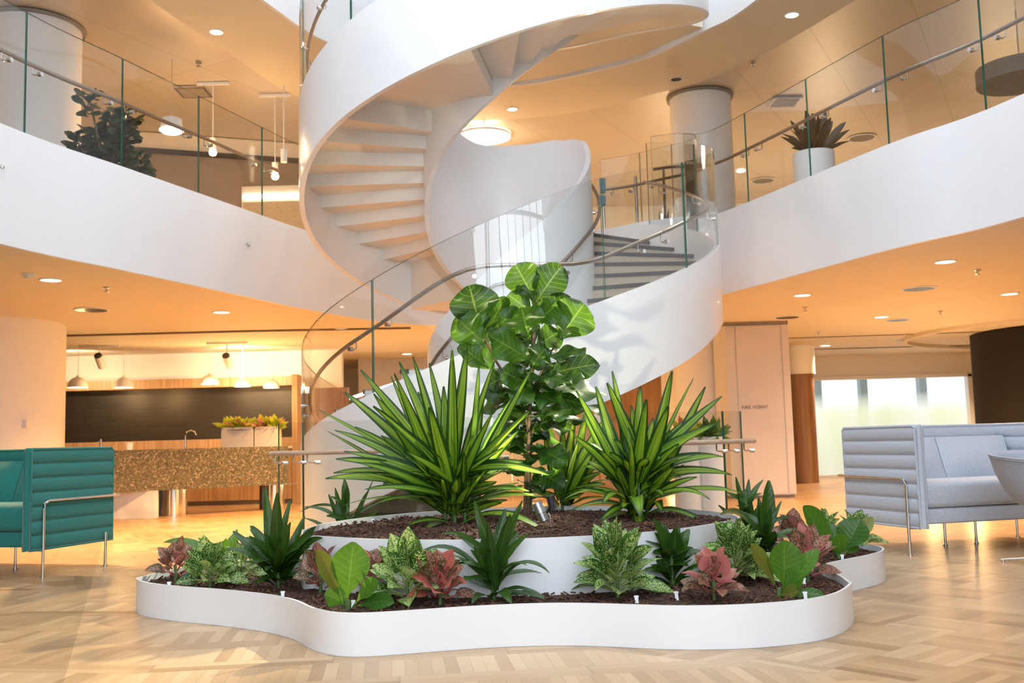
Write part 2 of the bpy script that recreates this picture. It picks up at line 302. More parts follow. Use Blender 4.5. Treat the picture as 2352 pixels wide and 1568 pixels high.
    if mode in ('veins', 'plain'):
        vb = M(t, 'ABSOLUTE', M(t, 'SUBTRACT', M(t, 'FRACT', M(t, 'SUBTRACT', M(t, 'MULTIPLY', W, 8.0), M(t, 'MULTIPLY', a, 1.6))), .5)); t.links.new(vb, bn.inputs['Height'])
    else:
        sb = M(t, 'SINE', M(t, 'MULTIPLY', U, 44.0)); bn.inputs['Distance'].default_value = .0015; t.links.new(sb, bn.inputs['Height'])
    t.links.new(bn.outputs[0], b.inputs['Normal'])
    ms = t.nodes.new('ShaderNodeMixShader'); ms.inputs[0].default_value = trans; t.links.new(b.outputs[0], ms.inputs[1]); t.links.new(tl.outputs[0], ms.inputs[2]); t.links.new(ms.outputs[0], out.inputs[0])
    return m
L_VAR = leafm('variegated_strap_leaf', 'band', [(.014, .062, .006), (.09, .225, .012), (.30, .44, .03)], .28)
L_FIG = leafm('fiddle_leaf', 'veins', [(.012, .046, .006), (.038, .12, .010), (.22, .34, .08)], .42, .30)
L_DARK = leafm('dark_strap_leaf', 'plain', [(.013, .045, .005), (.040, .105, .010), (.06, .13, .02)], .18, .3)
L_BIG = leafm('broad_green_leaf', 'veins', [(.030, .11, .010), (.065, .19, .014), (.20, .32, .06)], .28, .32)
L_BIGY = leafm('olive_leaf', 'plain', [(.12, .16, .018), (.18, .20, .03), (.22, .10, .04)], .3, .4)
L_AGL = leafm('silver_spotted_leaf', 'spots', [(.018, .085, .010), (.045, .16, .014), (.40, .50, .17)], .22)
L_AGR = leafm('pink_spotted_leaf', 'spots', [(.07, .07, .02), (.16, .06, .035), (.38, .20, .13), (.45, .12, .10)], .22)
L_PNK = leafm('pink_leaf', 'plain', [(.42, .15, .11), (.60, .28, .22), (.60, .12, .12)], .3)
L_COR = leafm('coral_leaf', 'plain', [(.42, .11, .065), (.52, .20, .13), (.5, .04, .07)], .3)
L_RUB = leafm('rubber_leaf', 'plain', [(.018, .035, .016), (.035, .065, .022), (.05, .08, .03)], .1, .3)
L_BRZ = leafm('bronze_leaf', 'plain', [(.014, .010, .008), (.035, .030, .012), (.03, .06, .012)], .15, .4)
L_YEL = leafm('lime_leaf', 'plain', [(.22, .36, .02), (.42, .48, .04), (.4, .5, .1)], .3)
STEM = mat('woody_stem', (.16, .10, .06), .8, noise=(25, .35))
GSTEM = mat('green_stem', (.08, .16, .04), .6, noise=(25, .25))

# ------------------------------------------------------------------ mesh helpers
class MB:
    def __init__(s): s.v = []; s.f = []; s.m = []; s.uv = {}
    def add(s, vs, fs, mi=0, uvs=None):
        o = len(s.v); s.v += [tuple(x) for x in vs]
        for i, f in enumerate(fs):
            if uvs: s.uv[len(s.f)] = [uvs[k] for k in f]
            s.f.append(tuple(k + o for k in f)); s.m.append(mi)
        return s
    def box(s, a, b, mi=0, rz=0, org=(0, 0)):
        vs = [(x, y, z) for z in (a[2], b[2]) for y in (a[1], b[1]) for x in (a[0], b[0])]
        if rz: c, n = cos(rz), sin(rz); vs = [(org[0] + (x - org[0]) * c - (y - org[1]) * n, org[1] + (x - org[0]) * n + (y - org[1]) * c, z) for x, y, z in vs]
        return s.add(vs, [(0, 2, 3, 1), (4, 5, 7, 6), (0, 1, 5, 4), (2, 6, 7, 3), (0, 4, 6, 2), (1, 3, 7, 5)], mi)
    def grid(s, rows, mi=0, closeu=False, closev=False, uvs=None):
        n = len(rows); m = len(rows[0]); fs = []
        for i in range(n if closev else n - 1):
            for j in range(m if closeu else m - 1):
                fs.append((i * m + j, i * m + (j + 1) % m, ((i + 1) % n) * m + (j + 1) % m, ((i + 1) % n) * m + j))
        return s.add([p for r in rows for p in r], fs, mi, uvs)
    def tube(s, pts, r, n=10, mi=0, closed=False, caps=True, up_=V((0, 0, 1))):
        pts = [V(p) for p in pts]; rows = []; N = len(pts)
        for i, p in enumerate(pts):
            a = pts[(i - 1) % N] if (closed or i) else p; b = pts[(i + 1) % N] if (closed or i < N - 1) else p
            d = (b - a).normalized(); u = up_ if abs(d.dot(up_)) < .95 else V((1, 0, 0))
            x = d.cross(u).normalized(); y = x.cross(d).normalized(); rr = r[i] if isinstance(r, (list, tuple)) else r
            rows.append([p + (x * cos(2 * pi * k / n) + y * sin(2 * pi * k / n)) * rr for k in range(n)])
        o = len(s.v); s.grid(rows, mi, closeu=True, closev=closed)
        if caps and not closed:
            s.f.append(tuple(o + k for k in range(n))[::-1]); s.m.append(mi); s.f.append(tuple(o + (N - 1) * n + k for k in range(n))); s.m.append(mi)
        return s
    def lathe(s, prof, c=(0, 0, 0), n=32, mi=0, axis=None):
        rows = [[V((c[0] + r * cos(2 * pi * k / n), c[1] + r * sin(2 * pi * k / n), c[2] + z)) for k in range(n)] for r, z in prof]
        return s.grid(rows, mi, closeu=True)
    def ring(s, out, hole, z0, z1, mi=0):
        for line, fl in ((out, 0), (hole, 1)):
            n = len(line); s.add([(x, y, z0) for x, y in line] + [(x, y, z1) for x, y in line], [((i + 1) % n, i, n + i, n + (i + 1) % n) if fl else (i, (i + 1) % n, n + (i + 1) % n, n + i) for i in range(n)], mi)
        al = list(out) + list(hole); tr = tessellate_polygon([[V((x, y, 0)) for x, y in out], [V((x, y, 0)) for x, y in hole]])
        for z in (z0, z1): s.add([(x, y, z) for x, y in al], [tuple(q) for q in tr], mi)
        return s
    def prism(s, out, z0, z1, mi=0, holes=()):
        n = len(out); vs = [(x, y, z0) for x, y in out] + [(x, y, z1) for x, y in out]
        fs = [(i, (i + 1) % n, n + (i + 1) % n, n + i) for i in range(n)]
        tr = tessellate_polygon([[V((x, y, 0)) for x, y in out]])
        fs += [tuple(t)[::-1] for t in tr] + [tuple(n + k for k in t) for t in tr]
        return s.add(vs, fs, mi)
    def wall(s, pts, z0, z1, th, mi=0, closed=False):
        """upright band of thickness th following a plan line; z0, z1 may be lists"""
        n = len(pts); L = []; R = []
        for i in range(n):
            a = V(pts[(i - 1) % n] if (closed or i) else pts[i]); b = V(pts[(i + 1) % n] if (closed or i < n - 1) else pts[i])
            d = (b - a).to_2d().normalized(); nn = V((-d.y, d.x)); p = V(pts[i]).to_2d(); L.append(p + nn * th / 2); R.append(p - nn * th / 2)
        g = lambda z, i: z[i] if isinstance(z, (list, tuple)) else z
        rows = [[(L[i].x, L[i].y, g(z0, i)), (L[i].x, L[i].y, g(z1, i)), (R[i].x, R[i].y, g(z1, i)), (R[i].x, R[i].y, g(z0, i))] for i in range(n)]
        o = len(s.v); s.grid(rows, mi, closeu=True, closev=closed)
        if not closed:
            s.f += [(o + 3, o + 2, o + 1, o), tuple(o + 4 * (n - 1) + k for k in range(4))]; s.m += [mi, mi]
        return s
    def build(s, name, mats, parent=None, smooth=False, bevel=0, loc=None, angle=40, sub=0):
        me = bpy.data.meshes.new(name); me.from_pydata(s.v, [], s.f)
        if not isinstance(mats, (list, tuple)): mats = [mats]
        for m in mats: me.materials.append(m)
        for p, mi in zip(me.polygons, s.m): p.material_index = mi
        if s.uv:
            ul = me.uv_layers.new(name='UVMap')
            for p in me.polygons:
                u = s.uv.get(p.index)
                if u:
                    for k, li in enumerate(p.loop_indices): ul.data[li].uv = u[k]
        me.update()
        bm = bmesh.new(); bm.from_mesh(me)
        if not s.uv: bmesh.ops.recalc_face_normals(bm, faces=bm.faces)
        bm.to_mesh(me); bm.free()
        if smooth:
            for p in me.polygons: p.use_smooth = True
            if not s.uv: me.set_sharp_from_angle(angle=radians(angle))
        o = bpy.data.objects.new(name, me); COL.objects.link(o)
        if bevel:
            b = o.modifiers.new('bevel', 'BEVEL'); b.width = bevel; b.segments = 3; b.limit_method = 'ANGLE'; b.angle_limit = radians(50)
            for p in me.polygons: p.use_smooth = True
        if sub: q = o.modifiers.new('sub', 'SUBSURF'); q.levels = sub; q.render_levels = sub
        if parent is not None:
            o.parent = parent; o.matrix_parent_inverse = parent.matrix_world.inverted() if False else Matrix.Translation(-parent.location) if parent.rotation_euler.z == 0 and parent.get('world') else Matrix.Identity(4)
        if loc is not None: o.location = loc
        return o
def thing(name, label, cat, loc=(0, 0, 0), rz=0, group=None, world=False):
    """Empty at a thing's base; world=True: its parts are given in world coordinates"""
    o = bpy.data.objects.new(name, None); COL.objects.link(o); o.location = loc; o.rotation_euler = (0, 0, rz); o.empty_display_size = .1
    o['label'] = label; o['category'] = cat
    if group: o['group'] = group
    if world: o['world'] = 1
    return o
def tag(o, label, cat, group=None, kind=None):
    o['label'] = label; o['category'] = cat
    if group: o['group'] = group
    if kind: o['kind'] = kind
    return o
def struct(o): o['kind'] = 'structure'; return o
def copy_tree(o, parent=None):
    c = o.copy(); COL.objects.link(c)
    if parent: c.parent = parent
    for ch in [x for x in COL.objects if x.parent == o]: copy_tree(ch, c)
    return c
def catmull(pts, n=8, closed=False):
    P_ = [V(p) for p in pts]; N = len(P_); out = []
    for i in range(N if closed else N - 1):
        if closed: a, b, c, d = P_[(i - 1) % N], P_[i], P_[(i + 1) % N], P_[(i + 2) % N]
        else: a, b, c, d = P_[max(i - 1, 0)], P_[i], P_[i + 1], P_[min(i + 2, N - 1)]
        for k in range(n):
            t = k / n; out.append(.5 * ((2 * b) + (c - a) * t + (2 * a - 5 * b + 4 * c - d) * t * t + (3 * b - a - 3 * c + d) * t ** 3))
    if not closed: out.append(P_[-1])
    return out
def interp(tab, x):
    if x <= tab[0][0]: return tab[0][1]
    for (a, b), (c, d) in zip(tab, tab[1:]):
        if x <= c: return b + (d - b) * (x - a) / (c - a)
    return tab[-1][1]
def smooth_tab(tab, x, h=6): return sum(interp(tab, x + k * h) for k in (-2, -1, 0, 1, 2)) / 5
# ------------------------------------------------------------------ levels and room shell
F2 = 3.62; SOF1 = 2.85; TOP1 = 3.92; CE2 = 6.60; TOP2 = 7.67
C0 = V((0, 12, 0)); RO = 2.448; RI = 1.0
struct(MB().box((-15, -7.2, -.2), (15, 28, 0)).build('floor', PARQUET))

open1 = catmull([(-5.6, -7), (-5.6, 0), (-5.25, 5), (-4.5, 8.75), (-3.96, 10.31), (-3.42, 11.81), (-2.81, 13.5), (-2.1, 15.0), (-1.3, 15.83), (-.45, 15.75), (-.08, 15.1), (.0, 14.46)], 6)
arc1 = [V((RO * cos(radians(a)), 12 + RO * sin(radians(a)))) for a in range(86, 39, -4)]
right1 = catmull([(1.95, 13.55), (2.3, 13.42), (2.66, 13.44), (3.06, 12.55), (3.9, 10.23), (4.56, 8.75), (5.3, 5), (5.6, 0), (5.6, -7)], 6)
line1 = [V((p.x, p.y)) for p in open1] + arc1 + [V((p.x, p.y)) for p in right1]
out1 = [(p.x, p.y) for p in line1] + [(15, -7), (15, 24.6), (-15, 24.6), (-15, -7)]
struct(MB().prism(out1, SOF1, SOF1 + .12).build('ceiling', PLASTER))
struct(MB().prism(out1, F2 - .1, F2).build('floor', PARQUET))
fas = MB().wall([(p.x, p.y) for p in line1], SOF1 - .004, TOP1, .05)
struct(fas.build('trim_1', WHITE, smooth=True))
# thin seam joints on the fascia
def near_idx(line, px, py, z):
    best = min(range(len(line)), key=lambda i: abs(atan2(line[i][0], line[i][1]) - atan2(Z(px, py, z).x, Z(px, py, z).y)) if line[i][1] > 3 else 9)
    return best

op3 = catmull([(-5.6, -7), (-5.5, 0), (-5.2, 4), (-4.2, 9.0), (-3.03, 12.35), (-2.69, 13.33), (-2.32, 13.97), (-1.6, 14.9), (-.75, 15.5), (.2, 15.68), (.95, 15.39), (2.07, 14.69), (2.8, 13.7), (3.29, 12.74), (4.4, 9.0), (5.3, 4), (5.6, 0), (5.6, -7)], 6)
line3 = [(p.x, p.y) for p in op3]
out3 = line3 + [(15, -7), (15, 24.6), (-15, 24.6), (-15, -7)]
# plaster bulkhead ring around the opening, panelled metal ceiling beyond
bulk = catmull([(-7, -7), (-6.9, 0), (-6.5, 5), (-4.40, 12.30), (-3.9, 14.1), (-3.2, 16.1), (-1.2, 17.3), (.95, 17.2), (2.5, 16.2), (3.45, 15.3), (4.55, 12.9), (6.4, 7.5), (6.9, 0), (7, -7)], 6)
lb = [(p.x, p.y) for p in bulk]
struct(MB().prism(line3 + lb[::-1], CE2, CE2 + .1).build('ceiling', PLASTER))
struct(MB().prism(lb + [(15, -7), (15, 24.6), (-15, 24.6), (-15, -7)], CE2 + .015, CE2 + .1).build('ceiling', METALC))
struct(MB().wall(line3, CE2 - .004, TOP2, .05).build('trim_2', WHITE, smooth=True))
# walls
struct(MB().box((-15.2, -7.2, 0), (-15, 28, 9.8)).build('wall_left', BACKWALL))
struct(MB().box((15, -7.2, 0), (15.2, 28, 9.8)).build('wall_right', BACKWALL))
WX0, WX1, WZ = 6.62, 10.9, 2.33
wb = MB().box((-15, 24.4, 0), (WX0, 24.6, 9.8)).box((WX1, 24.4, 0), (15, 24.6, 9.8)).box((WX0, 24.4, WZ), (WX1, 24.6, 9.8))
struct(wb.build('wall_back', BACKWALL))
# front: tall window wall behind the camera
fr = MB().box((-15, -7.2, 0), (-5.8, -7, 9.8)).box((5.8, -7.2, 0), (15, -7, 9.8)).box((-5.8, -7.2, 9.0), (5.8, -7, 9.8)).box((-5.8, -7.2, 0), (5.8, -7, 1.3))
struct(fr.build('wall_front', WHITE))
wf = MB()
for i in range(11): wf.box((-5.8 + i * 1.16 - .05, -6.85, 1.3), (-5.8 + i * 1.16 + .05, -6.65, 9.0))
for z in (1.3, 4.35, 6.9, 8.95): wf.box((-5.8, -6.84, z - .05), (5.8, -6.66, z + .05))
struct(wf.build('window_1', DARKSTEEL))
# roof with glazed opening
rf = MB().box((-15, -7.2, 9.8), (-4.6, 28, 10)).box((4.6, -7.2, 9.8), (15, 28, 10)).box((-4.6, 13, 9.8), (4.6, 28, 10)).box((-4.6, -7.2, 9.8), (4.6, -2, 10))
struct(rf.build('ceiling', WHITE))

# far window on the right
struct(MB().box((WX0, 24.44, 0.02), (WX1, 24.47, WZ)).build('window_2', FROST))
for px in (1877, 1982, 2118):
    p = P(px, 900, 25.6); MB().box((p.x - .09, 25.5, .001), (p.x + .09, 25.75, 4.2)).build('trim_%d' % (6 + [1877, 1982, 2118].index(px)), mat('facade_grey', (.20, .26, .30), .6, noise=(3, .1)))['kind'] = 'structure'
ff = MB().box((WX0 - .03, 24.3, 0), (WX0 + .12, 24.5, WZ)).box((WX1 - .1, 24.3, 0), (WX1, 24.5, WZ)).box((WX0, 24.3, WZ - .06), (WX1, 24.5, WZ + .02)).box((WX0, 24.3, 0), (WX1, 24.5, .03))
struct(ff.build('trim_3', WHITE))
# ------------------------------------------------------------------ spiral staircase
LT = [(120, .16), (150, .56), (203, 1.13), (236, 1.50), (248, 1.68), (288, 2.28), (313, 2.65), (335, 2.99), (370, 3.50), (387, 3.74), (402, 3.92), (430, 3.92)]
LBt = [(206, 0), (236, .48), (304, 1.57), (320, 1.84), (336, 2.14), (370, 2.62), (395, 2.85), (430, 2.85)]
UB = [(455, 2.78), (475, 2.78), (504, 3.14), (518, 3.31), (540, 3.64), (559, 3.97), (577, 4.25), (594, 4.44), (617, 4.73), (644, 5.1), (658, 5.29), (690, 5.68), (715, 5.98), (742, 6.33), (762, 6.60), (800, 6.62)]
UT = [(455, 3.92), (480, 3.92), (504, 4.22), (540, 4.72), (579, 5.22), (599, 5.46), (617, 5.72), (658, 6.28), (690, 6.66), (715, 6.98), (742, 7.36), (762, 7.66), (800, 7.69)]
def pol(r, a, z): a = radians(a); return V((r * cos(a), 12 + r * sin(a), z))
def ribbon(a0, a1, fb, ft, r, th, step=3):
    rows = []; n = max(2, int((a1 - a0) / step))
    for i in range(n + 1):
        a = a0 + (a1 - a0) * i / n; zb, zt = fb(a), ft(a)
        rows.append([pol(r - th / 2, a, zb), pol(r + th / 2, a, zb), pol(r + th / 2, a, zt), pol(r - th / 2, a, zt)])
    mb = MB(); mb.grid(rows, closeu=True); L = len(rows) - 1
    mb.f += [(0, 1, 2, 3), tuple(L * 4 + k for k in (3, 2, 1, 0))]; mb.m += [0, 0]
    return mb
stair = thing('spiral_staircase', 'white spiral staircase winding up behind the planter, its lower flight with pale carpeted treads', 'staircase', (0, 12, 0), world=True)
lt = lambda a: smooth_tab(LT, a); lbm = lambda a: max(0.0, smooth_tab(LBt, a, 4))
ub = lambda a: smooth_tab(UB, a); ut = lambda a: smooth_tab(UT, a)
ribbon(141, 402, lbm, lt, RO - .03, .06).build('outer_stringer', WHITE_GLOSS, stair, smooth=True)
ribbon(466, 800, ub, ut, RO - .03, .06).build('outer_stringer', WHITE_GLOSS, stair, smooth=True)
ilow = lambda a: lt(a) + 1.08 - .18 * max(0, min(1, (a - 375) / 25))
ribbon(141, 466, lambda a: max(0, lbm(a)) if a < 430 else 2.85, ilow, RI - .03, .06).build('inner_balustrade', WHITE_GLOSS, stair, smooth=True)
ribbon(466, 800, ub, lambda a: ut(a) + .9, RI - .03, .06).build('inner_balustrade', WHITE_GLOSS, stair, smooth=True)

CARPET = mat('beige_tread_carpet', (.52, .43, .33), .95, noise=(120, .2)); NOSE = mat('dark_tread_nosing', (.10, .085, .085), .7, noise=(60, .2))
UNDER = mat('stair_soffit_paint', (.82, .80, .78), .6, noise=(3, .01))
def wedge(mb, a0, a1, z0, z1, ra, rb, mi=0, n=4):
    rows = [[pol(ra, a0 + (a1 - a0) * i / n, z0), pol(rb, a0 + (a1 - a0) * i / n, z0), pol(rb, a0 + (a1 - a0) * i / n, z1), pol(ra, a0 + (a1 - a0) * i / n, z1)] for i in range(n + 1)]
    o = len(mb.v); mb.grid(rows, mi, closeu=True); mb.f += [(o, o + 1, o + 2, o + 3), tuple(o + 4 * n + k for k in (3, 2, 1, 0))]; mb.m += [mi, mi]; return mb
def step(a0, a1, z, under, rise=.1724):
    mb = MB(); wedge(mb, a0, a1, z - under, z - .012, RI + .001, RO - .061, 0)
    o = mb.build('step', [UNDER], stair)
    c = MB(); wedge(c, a0 - .15, a1, z - .012, z, RI + .001, RO - .061)          # carpet tread and riser facing
    wedge(c, a0 - .35, a0 - .02, z - rise + .002, z - .012, RI + .001, RO - .061, 0, 1)
    c.build('carpet', CARPET, o)
    nmb = MB(); wedge(nmb, a0 - .9, a0 + 1.6, z - .040, z + .003, RI + .002, RO - .062, 0, 2); nmb.build('nosing', NOSE, o)
h = F2 / 21
for k in range(1, 11):
    a0 = 141 + (k - 1) * 11.4; a1 = a0 + 11.4 if k < 10 else 285
    step(a0, a1 + (.0), k * h, min(.30, k * h - .004))
for k in range(11, 21):
    a0 = 285 + (k - 11) * 11.4; step(a0, a0 + 11.4, k * h, .30)
LA = 285 + 10 * 11.4                                            # 399: arrival
mb = MB(); wedge(mb, LA, 485, SOF1, F2 - .012, RI + .001, RO - .061, 0, 24); wedge(mb, LA + 2, 464, SOF1 + .002, F2 - .014, RO - .08, RO - .005, 0, 16)
ld = mb.build('landing', PLASTER, stair)
c = MB(); wedge(c, LA - .15, 485, F2 - .012, F2, RI + .001, RO - .061, 0, 24); wedge(c, LA - .35, LA - .02, F2 - h, F2 - .012, RI + .001, RO - .061, 0, 1); c.build('carpet', CARPET, ld)
n_ = MB(); wedge(n_, LA - .9, LA + 1.6, F2 - .04, F2 + .003, RI + .002, RO - .062, 0, 2); n_.build('nosing', NOSE, ld)
for k in range(1, 10):
    a0 = 485 + (k - 1) * 10.8; a1 = a0 + 10.8 if k < 9 else 622
    step(a0, a1, F2 + k * .1535, .27 if k < 9 else .18, .1535)
for k in range(9, 19):
    a0 = 622 + (k - 9) * 12.0; step(a0, a0 + 12.0, F2 + k * h - .06, .10)
# smooth soffit where the upper flight reaches the next floor
mb = MB(); rows = []
for i in range(41):
    a = 670 + i * 3.2; zb = ub(a) + .015 + max(0, .12 - i * .02); rows.append([pol(RI, a, zb), pol(RO - .06, a, zb), pol(RO - .06, a, zb + .3), pol(RI, a, zb + .3)])
mb.grid(rows, closeu=True); mb.f += [(3, 2, 1, 0), tuple(160 + k for k in range(4))]; mb.m += [0, 0]; mb.build('soffit', PLASTER, stair, smooth=True)
# closing plate of the top landing between the helix and the floor edge
pl = [(p.x, p.y) for p in [pol(RO - .1, a, 0) for a in range(98, -5, -6)]]
pl = [(p.x, p.y) for p in [pol(RO - .1, a, 0) for a in range(98, 28, -5)]]
edge = [(2.75, 13.65), (2.03, 14.62), (.93, 15.31), (.2, 15.60), (-.34, 15.52)]
MB().prism(pl + edge, 6.63, 6.8).build('landing', PLASTER, stair)

def helix_glass(r, spans, fb, ft, matg, name='glass_panel'):
    for a0, a1 in spans:
        n = max(2, int((a1 - a0) / 3)); rows = []
        for i in range(n + 1):
            a = a0 + (a1 - a0) * i / n; rows.append([pol(r - .008, a, fb(a)), pol(r + .008, a, fb(a)), pol(r + .008, a, ft(a)), pol(r - .008, a, ft(a))])
        mb = MB(); mb.grid([[q[0], q[3]] for q in rows]); mb.grid([[q[1], q[2]] for q in rows])
        p = mb.build(name, GLASS, stair, smooth=True)
        e = MB(); e.grid([[q[3], q[2]] for q in rows])
        for q in (rows[0], rows[-1]): e.add([q[0], q[1], q[2], q[3]], [(0, 1, 2, 3)])
        e.build('glass_edge', EDGE, p)
RG = RO - .02
gt = lambda a: lt(a) + interp([(150, 1.12), (205, 1.08), (236, 1.12), (290, 1.20), (320, 1.1), (402, 1.12)], a)
helix_glass(RG, [(150, 189.6), (190, 235.6), (236, 264.6), (265, 291.6), (292, 318), (318.4, 346.5), (347, 374), (374.4, 399)], lt, gt, GLASS)
gu = lambda a: ut(a) + 1.12
helix_glass(RG, [(486, 531.5), (532, 561.5), (562, 589.6), (590, 617), (617.4, 650)], ut, gu, GLASS)
def helix_rail(r, tab, a0, a1, brackets, inward, m=RAILM, wallr=None, pre=None):
    pts = [pol(r, a0 + (a1 - a0) * i / 60, smooth_tab(tab, a0 + (a1 - a0) * i / 60, 2.5)) for i in range(61)]
    if pre: pts = pre + pts
    rl = MB().tube(pts, .021, 10).build('handrail', m, stair, smooth=True)
    for a in brackets:
        z = smooth_tab(tab, a, 2.5); b = MB(); wr = wallr
        b.tube([pol(r, a, z - .015), pol(r, a, z - .085), pol(r + (wr - r) * .25, a, z - .10), pol(wr, a, z - .10)], .0065, 6)
        b.tube([pol(wr - inward * .012, a, z - .10), pol(wr + inward * .030, a, z - .10)], .021, 12)
        b.build('bracket', CHROME, rl, smooth=True)
RT = [(141, .85), (150, .95), (190, 1.52), (208, 1.79), (236, 2.18), (259, 2.68), (289, 2.69), (297, 2.84), (323, 3.27), (350, 3.64), (380, 4.12), (399, 4.45)]
helix_rail(RG - .085, RT, 146, 399, [152, 170, 186, 193, 228, 240, 262, 283, 303, 311, 340, 352, 372, 392], -1, wallr=RG)
RTI = [(a, z + .02) for a, z in RT]
helix_rail(RI + .085, RTI, 146, 402, [160, 190, 225, 250, 285, 310, 335, 358, 385], 1, wallr=RI)
RTU = [(485, 4.5), (540, 5.3), (585, 5.95), (622, 5.98), (660, 6.6), (720, 7.5)]
helix_rail(RG - .085, RTU, 487, 650, [500, 520, 538, 545, 560, 575, 600, 625], -1, wallr=RG)

# ------------------------------------------------------------------ straight glass balustrades of the gallery
def arclen(line):
    s = [0]
    for a, b in zip(line, line[1:]): s.append(s[-1] + (V(b) - V(a)).length)
    return s
def at_s(line, s, t):
    for i in range(len(s) - 1):
        if t <= s[i + 1]: return V(line[i]).lerp(V(line[i + 1]), (t - s[i]) / (s[i + 1] - s[i]))
    return V(line[-1])
def balustrade(name, label, line, joints, z0, z1, railz=None, side=1, brackets=(), gm=GLASS, railmat=RAILM, root=None, railends=(0, 0), edgem=EDGE):
    line = [V((p[0], p[1], 0)) for p in line]; s = arclen(line)
    t = root or thing(name, label, 'balustrade', (line[len(line) // 2].x, line[len(line) // 2].y, z0), world=True)
    js = [0] + list(joints) + [s[-1]]
    for a, b in zip(js, js[1:]):
        a += .005; b -= .005; n = max(1, int((b - a) / .12)); pts = [at_s(line, s, a + (b - a) * i / n) for i in range(n + 1)]
        L = []; R = []
        for i, p in enumerate(pts):
            q0 = pts[max(i - 1, 0)]; q1 = pts[min(i + 1, n)]; d = (q1 - q0).normalized(); nn = V((-d.y, d.x, 0)) * .008; L.append(p + nn); R.append(p - nn)
        mb = MB()
        for S_ in (L, R): mb.grid([[V((p.x, p.y, z0)), V((p.x, p.y, z1))] for p in S_])
        g = mb.build('glass_panel', gm, t, smooth=True); e = MB()
        e.grid([[V((p.x, p.y, z1)), V((q.x, q.y, z1))] for p, q in zip(L, R)])
        for i in (0, n): e.add([(L[i].x, L[i].y, z0), (R[i].x, R[i].y, z0), (R[i].x, R[i].y, z1), (L[i].x, L[i].y, z1)], [(0, 1, 2, 3)])
        e.build('glass_edge', edgem, g)
    if railz:
        off = []; n = int(s[-1] / .12)
        for i in range(n + 1):
            a = s[-1] * i / n; p = at_s(line, s, a); d = (at_s(line, s, min(a + .06, s[-1])) - at_s(line, s, max(a - .06, 0))).normalized(); off.append(p + V((-d.y, d.x, 0)) * .085 * side + V((0, 0, railz)))
        r = MB().tube(off, .021, 10).build('handrail', railmat, t, smooth=True)
        for a in brackets:
            p = at_s(line, s, a); d = (at_s(line, s, min(a + .06, s[-1])) - at_s(line, s, max(a - .06, 0))).normalized(); nn = V((-d.y, d.x, 0)) * side
            b = MB(); q = p + V((0, 0, railz))
            b.tube([q + nn * .085 - V((0, 0, .015)), q + nn * .085 - V((0, 0, .085)), q + nn * .06 - V((0, 0, .1)), q - V((0, 0, .1))], .0065, 6)
            b.tube([q + nn * .012 - V((0, 0, .1)), q - nn * .03 - V((0, 0, .1))], .023, 12); b.build('bracket', CHROME, r, smooth=True)
    return t
def s_at_px(line, px, z):       # arc length on a plan line whose point at height z is seen in the picture column px
    s = arclen([V((p[0], p[1], 0)) for p in line]); best = None
    for i in range(len(line)):
        x, y = line[i][0], line[i][1]
        if y < 2: continue
        d = V((x, y, z)) - CAM; u_ = 1176 + F * d.dot(rt) / d.dot(fw)
        if best is None or abs(u_ - px) < best[0]: best = (abs(u_ - px), s[i])
    return best[1]
def dense(line, n=400):
    L = [V((p[0], p[1], 0)) for p in line]; s = arclen(L); return [at_s(L, s, s[-1] * i / n) for i in range(n + 1)]
leftl = dense([(p.x, p.y) for p in open1 if p.y > 4.5])
jl = [s_at_px(leftl, x, 4) for x in (57, 279, 456, 601)]; jl += [jl[-1] + 1.75, jl[-1] + 3.2]
bl = [s_at_px(leftl, x, 4.8) for x in (22, 92, 255, 305, 435, 480, 585, 620)]
balustrade('glass_balustrade', 'glass balustrade with bronze handrail along the left gallery edge', leftl, jl, TOP1, TOP1 + 1.15, TOP1 + .72, -1 if False else 1, bl)
rl_ = [(p.x, p.y) for p in right1 if p.y > 4.5]
rightl = dense(rl_)
jr = sorted(s_at_px(rightl, x, 4) for x in (2262, 2040, 1862, 1720)); jr = [j for j in jr]
br = [s_at_px(rightl, x, 4.8) for x in (2285, 2225, 2065, 2010, 1885, 1838, 1735, 1705)]
balustrade('glass_balustrade', 'glass balustrade with bronze handrail along the right gallery edge', rightl, jr, TOP1, TOP1 + 1.15, TOP1 + .72, 1, br)
# short glass screen with a curved corner where the stair meets the gallery
cor = dense([tuple(p[:2]) for p in catmull([(1.35, 14.55), (1.75, 14.35), (2.15, 14.0), (2.42, 13.78), (2.56, 13.6), (2.52, 13.42), (2.36, 13.36)], 6)], 60)
sc = balustrade('glass_screen', 'short curved glass screen with handrail at the head of the stair flight', cor, [.62, 1.15], F2, 5.05, 4.62, 1, [.15, .45, .8], edgem=EDGEL)
for (px, py0, py1, Y, nm) in ((1388, 425, 540, 14.3, 'gate_post'), (1530, 390, 545, 14.6, 'gate_post'), (1465, 405, 545, 14.4, 'gate_post')):
    p = P(px, py1, Y); q = P(px, py0, Y); gp = MB().tube([(p.x, p.y, F2 + .001), (p.x, p.y, q.z)], .022, 12).box((p.x - .05, p.y - .05, F2 + .001), (p.x + .05, p.y + .05, F2 + .012))
    if px == 1388:
        t = thing('gate_post', 'slim steel post with blue card reader at the head of the stairs', 'post', (p.x, p.y, F2), world=True)
        gp.build('post', STEEL, t, smooth=True); MB().box((p.x - .035, p.y - .08, q.z - .12), (p.x + .035, p.y - .01, q.z + .08)).box((p.x - .09, p.y - .08, q.z - .30), (p.x + .03, p.y - .012, q.z - .17)).build('card_reader', mat('blue_plastic', (.08, .19, .28), .4, noise=(9, .1)), t)
    else: tag(gp.build('gate_post', STEEL, smooth=True), 'slim steel post at the stair head, ' + ('right of the glass screen joint' if px == 1530 else 'left end of the short glass screen'), 'post')

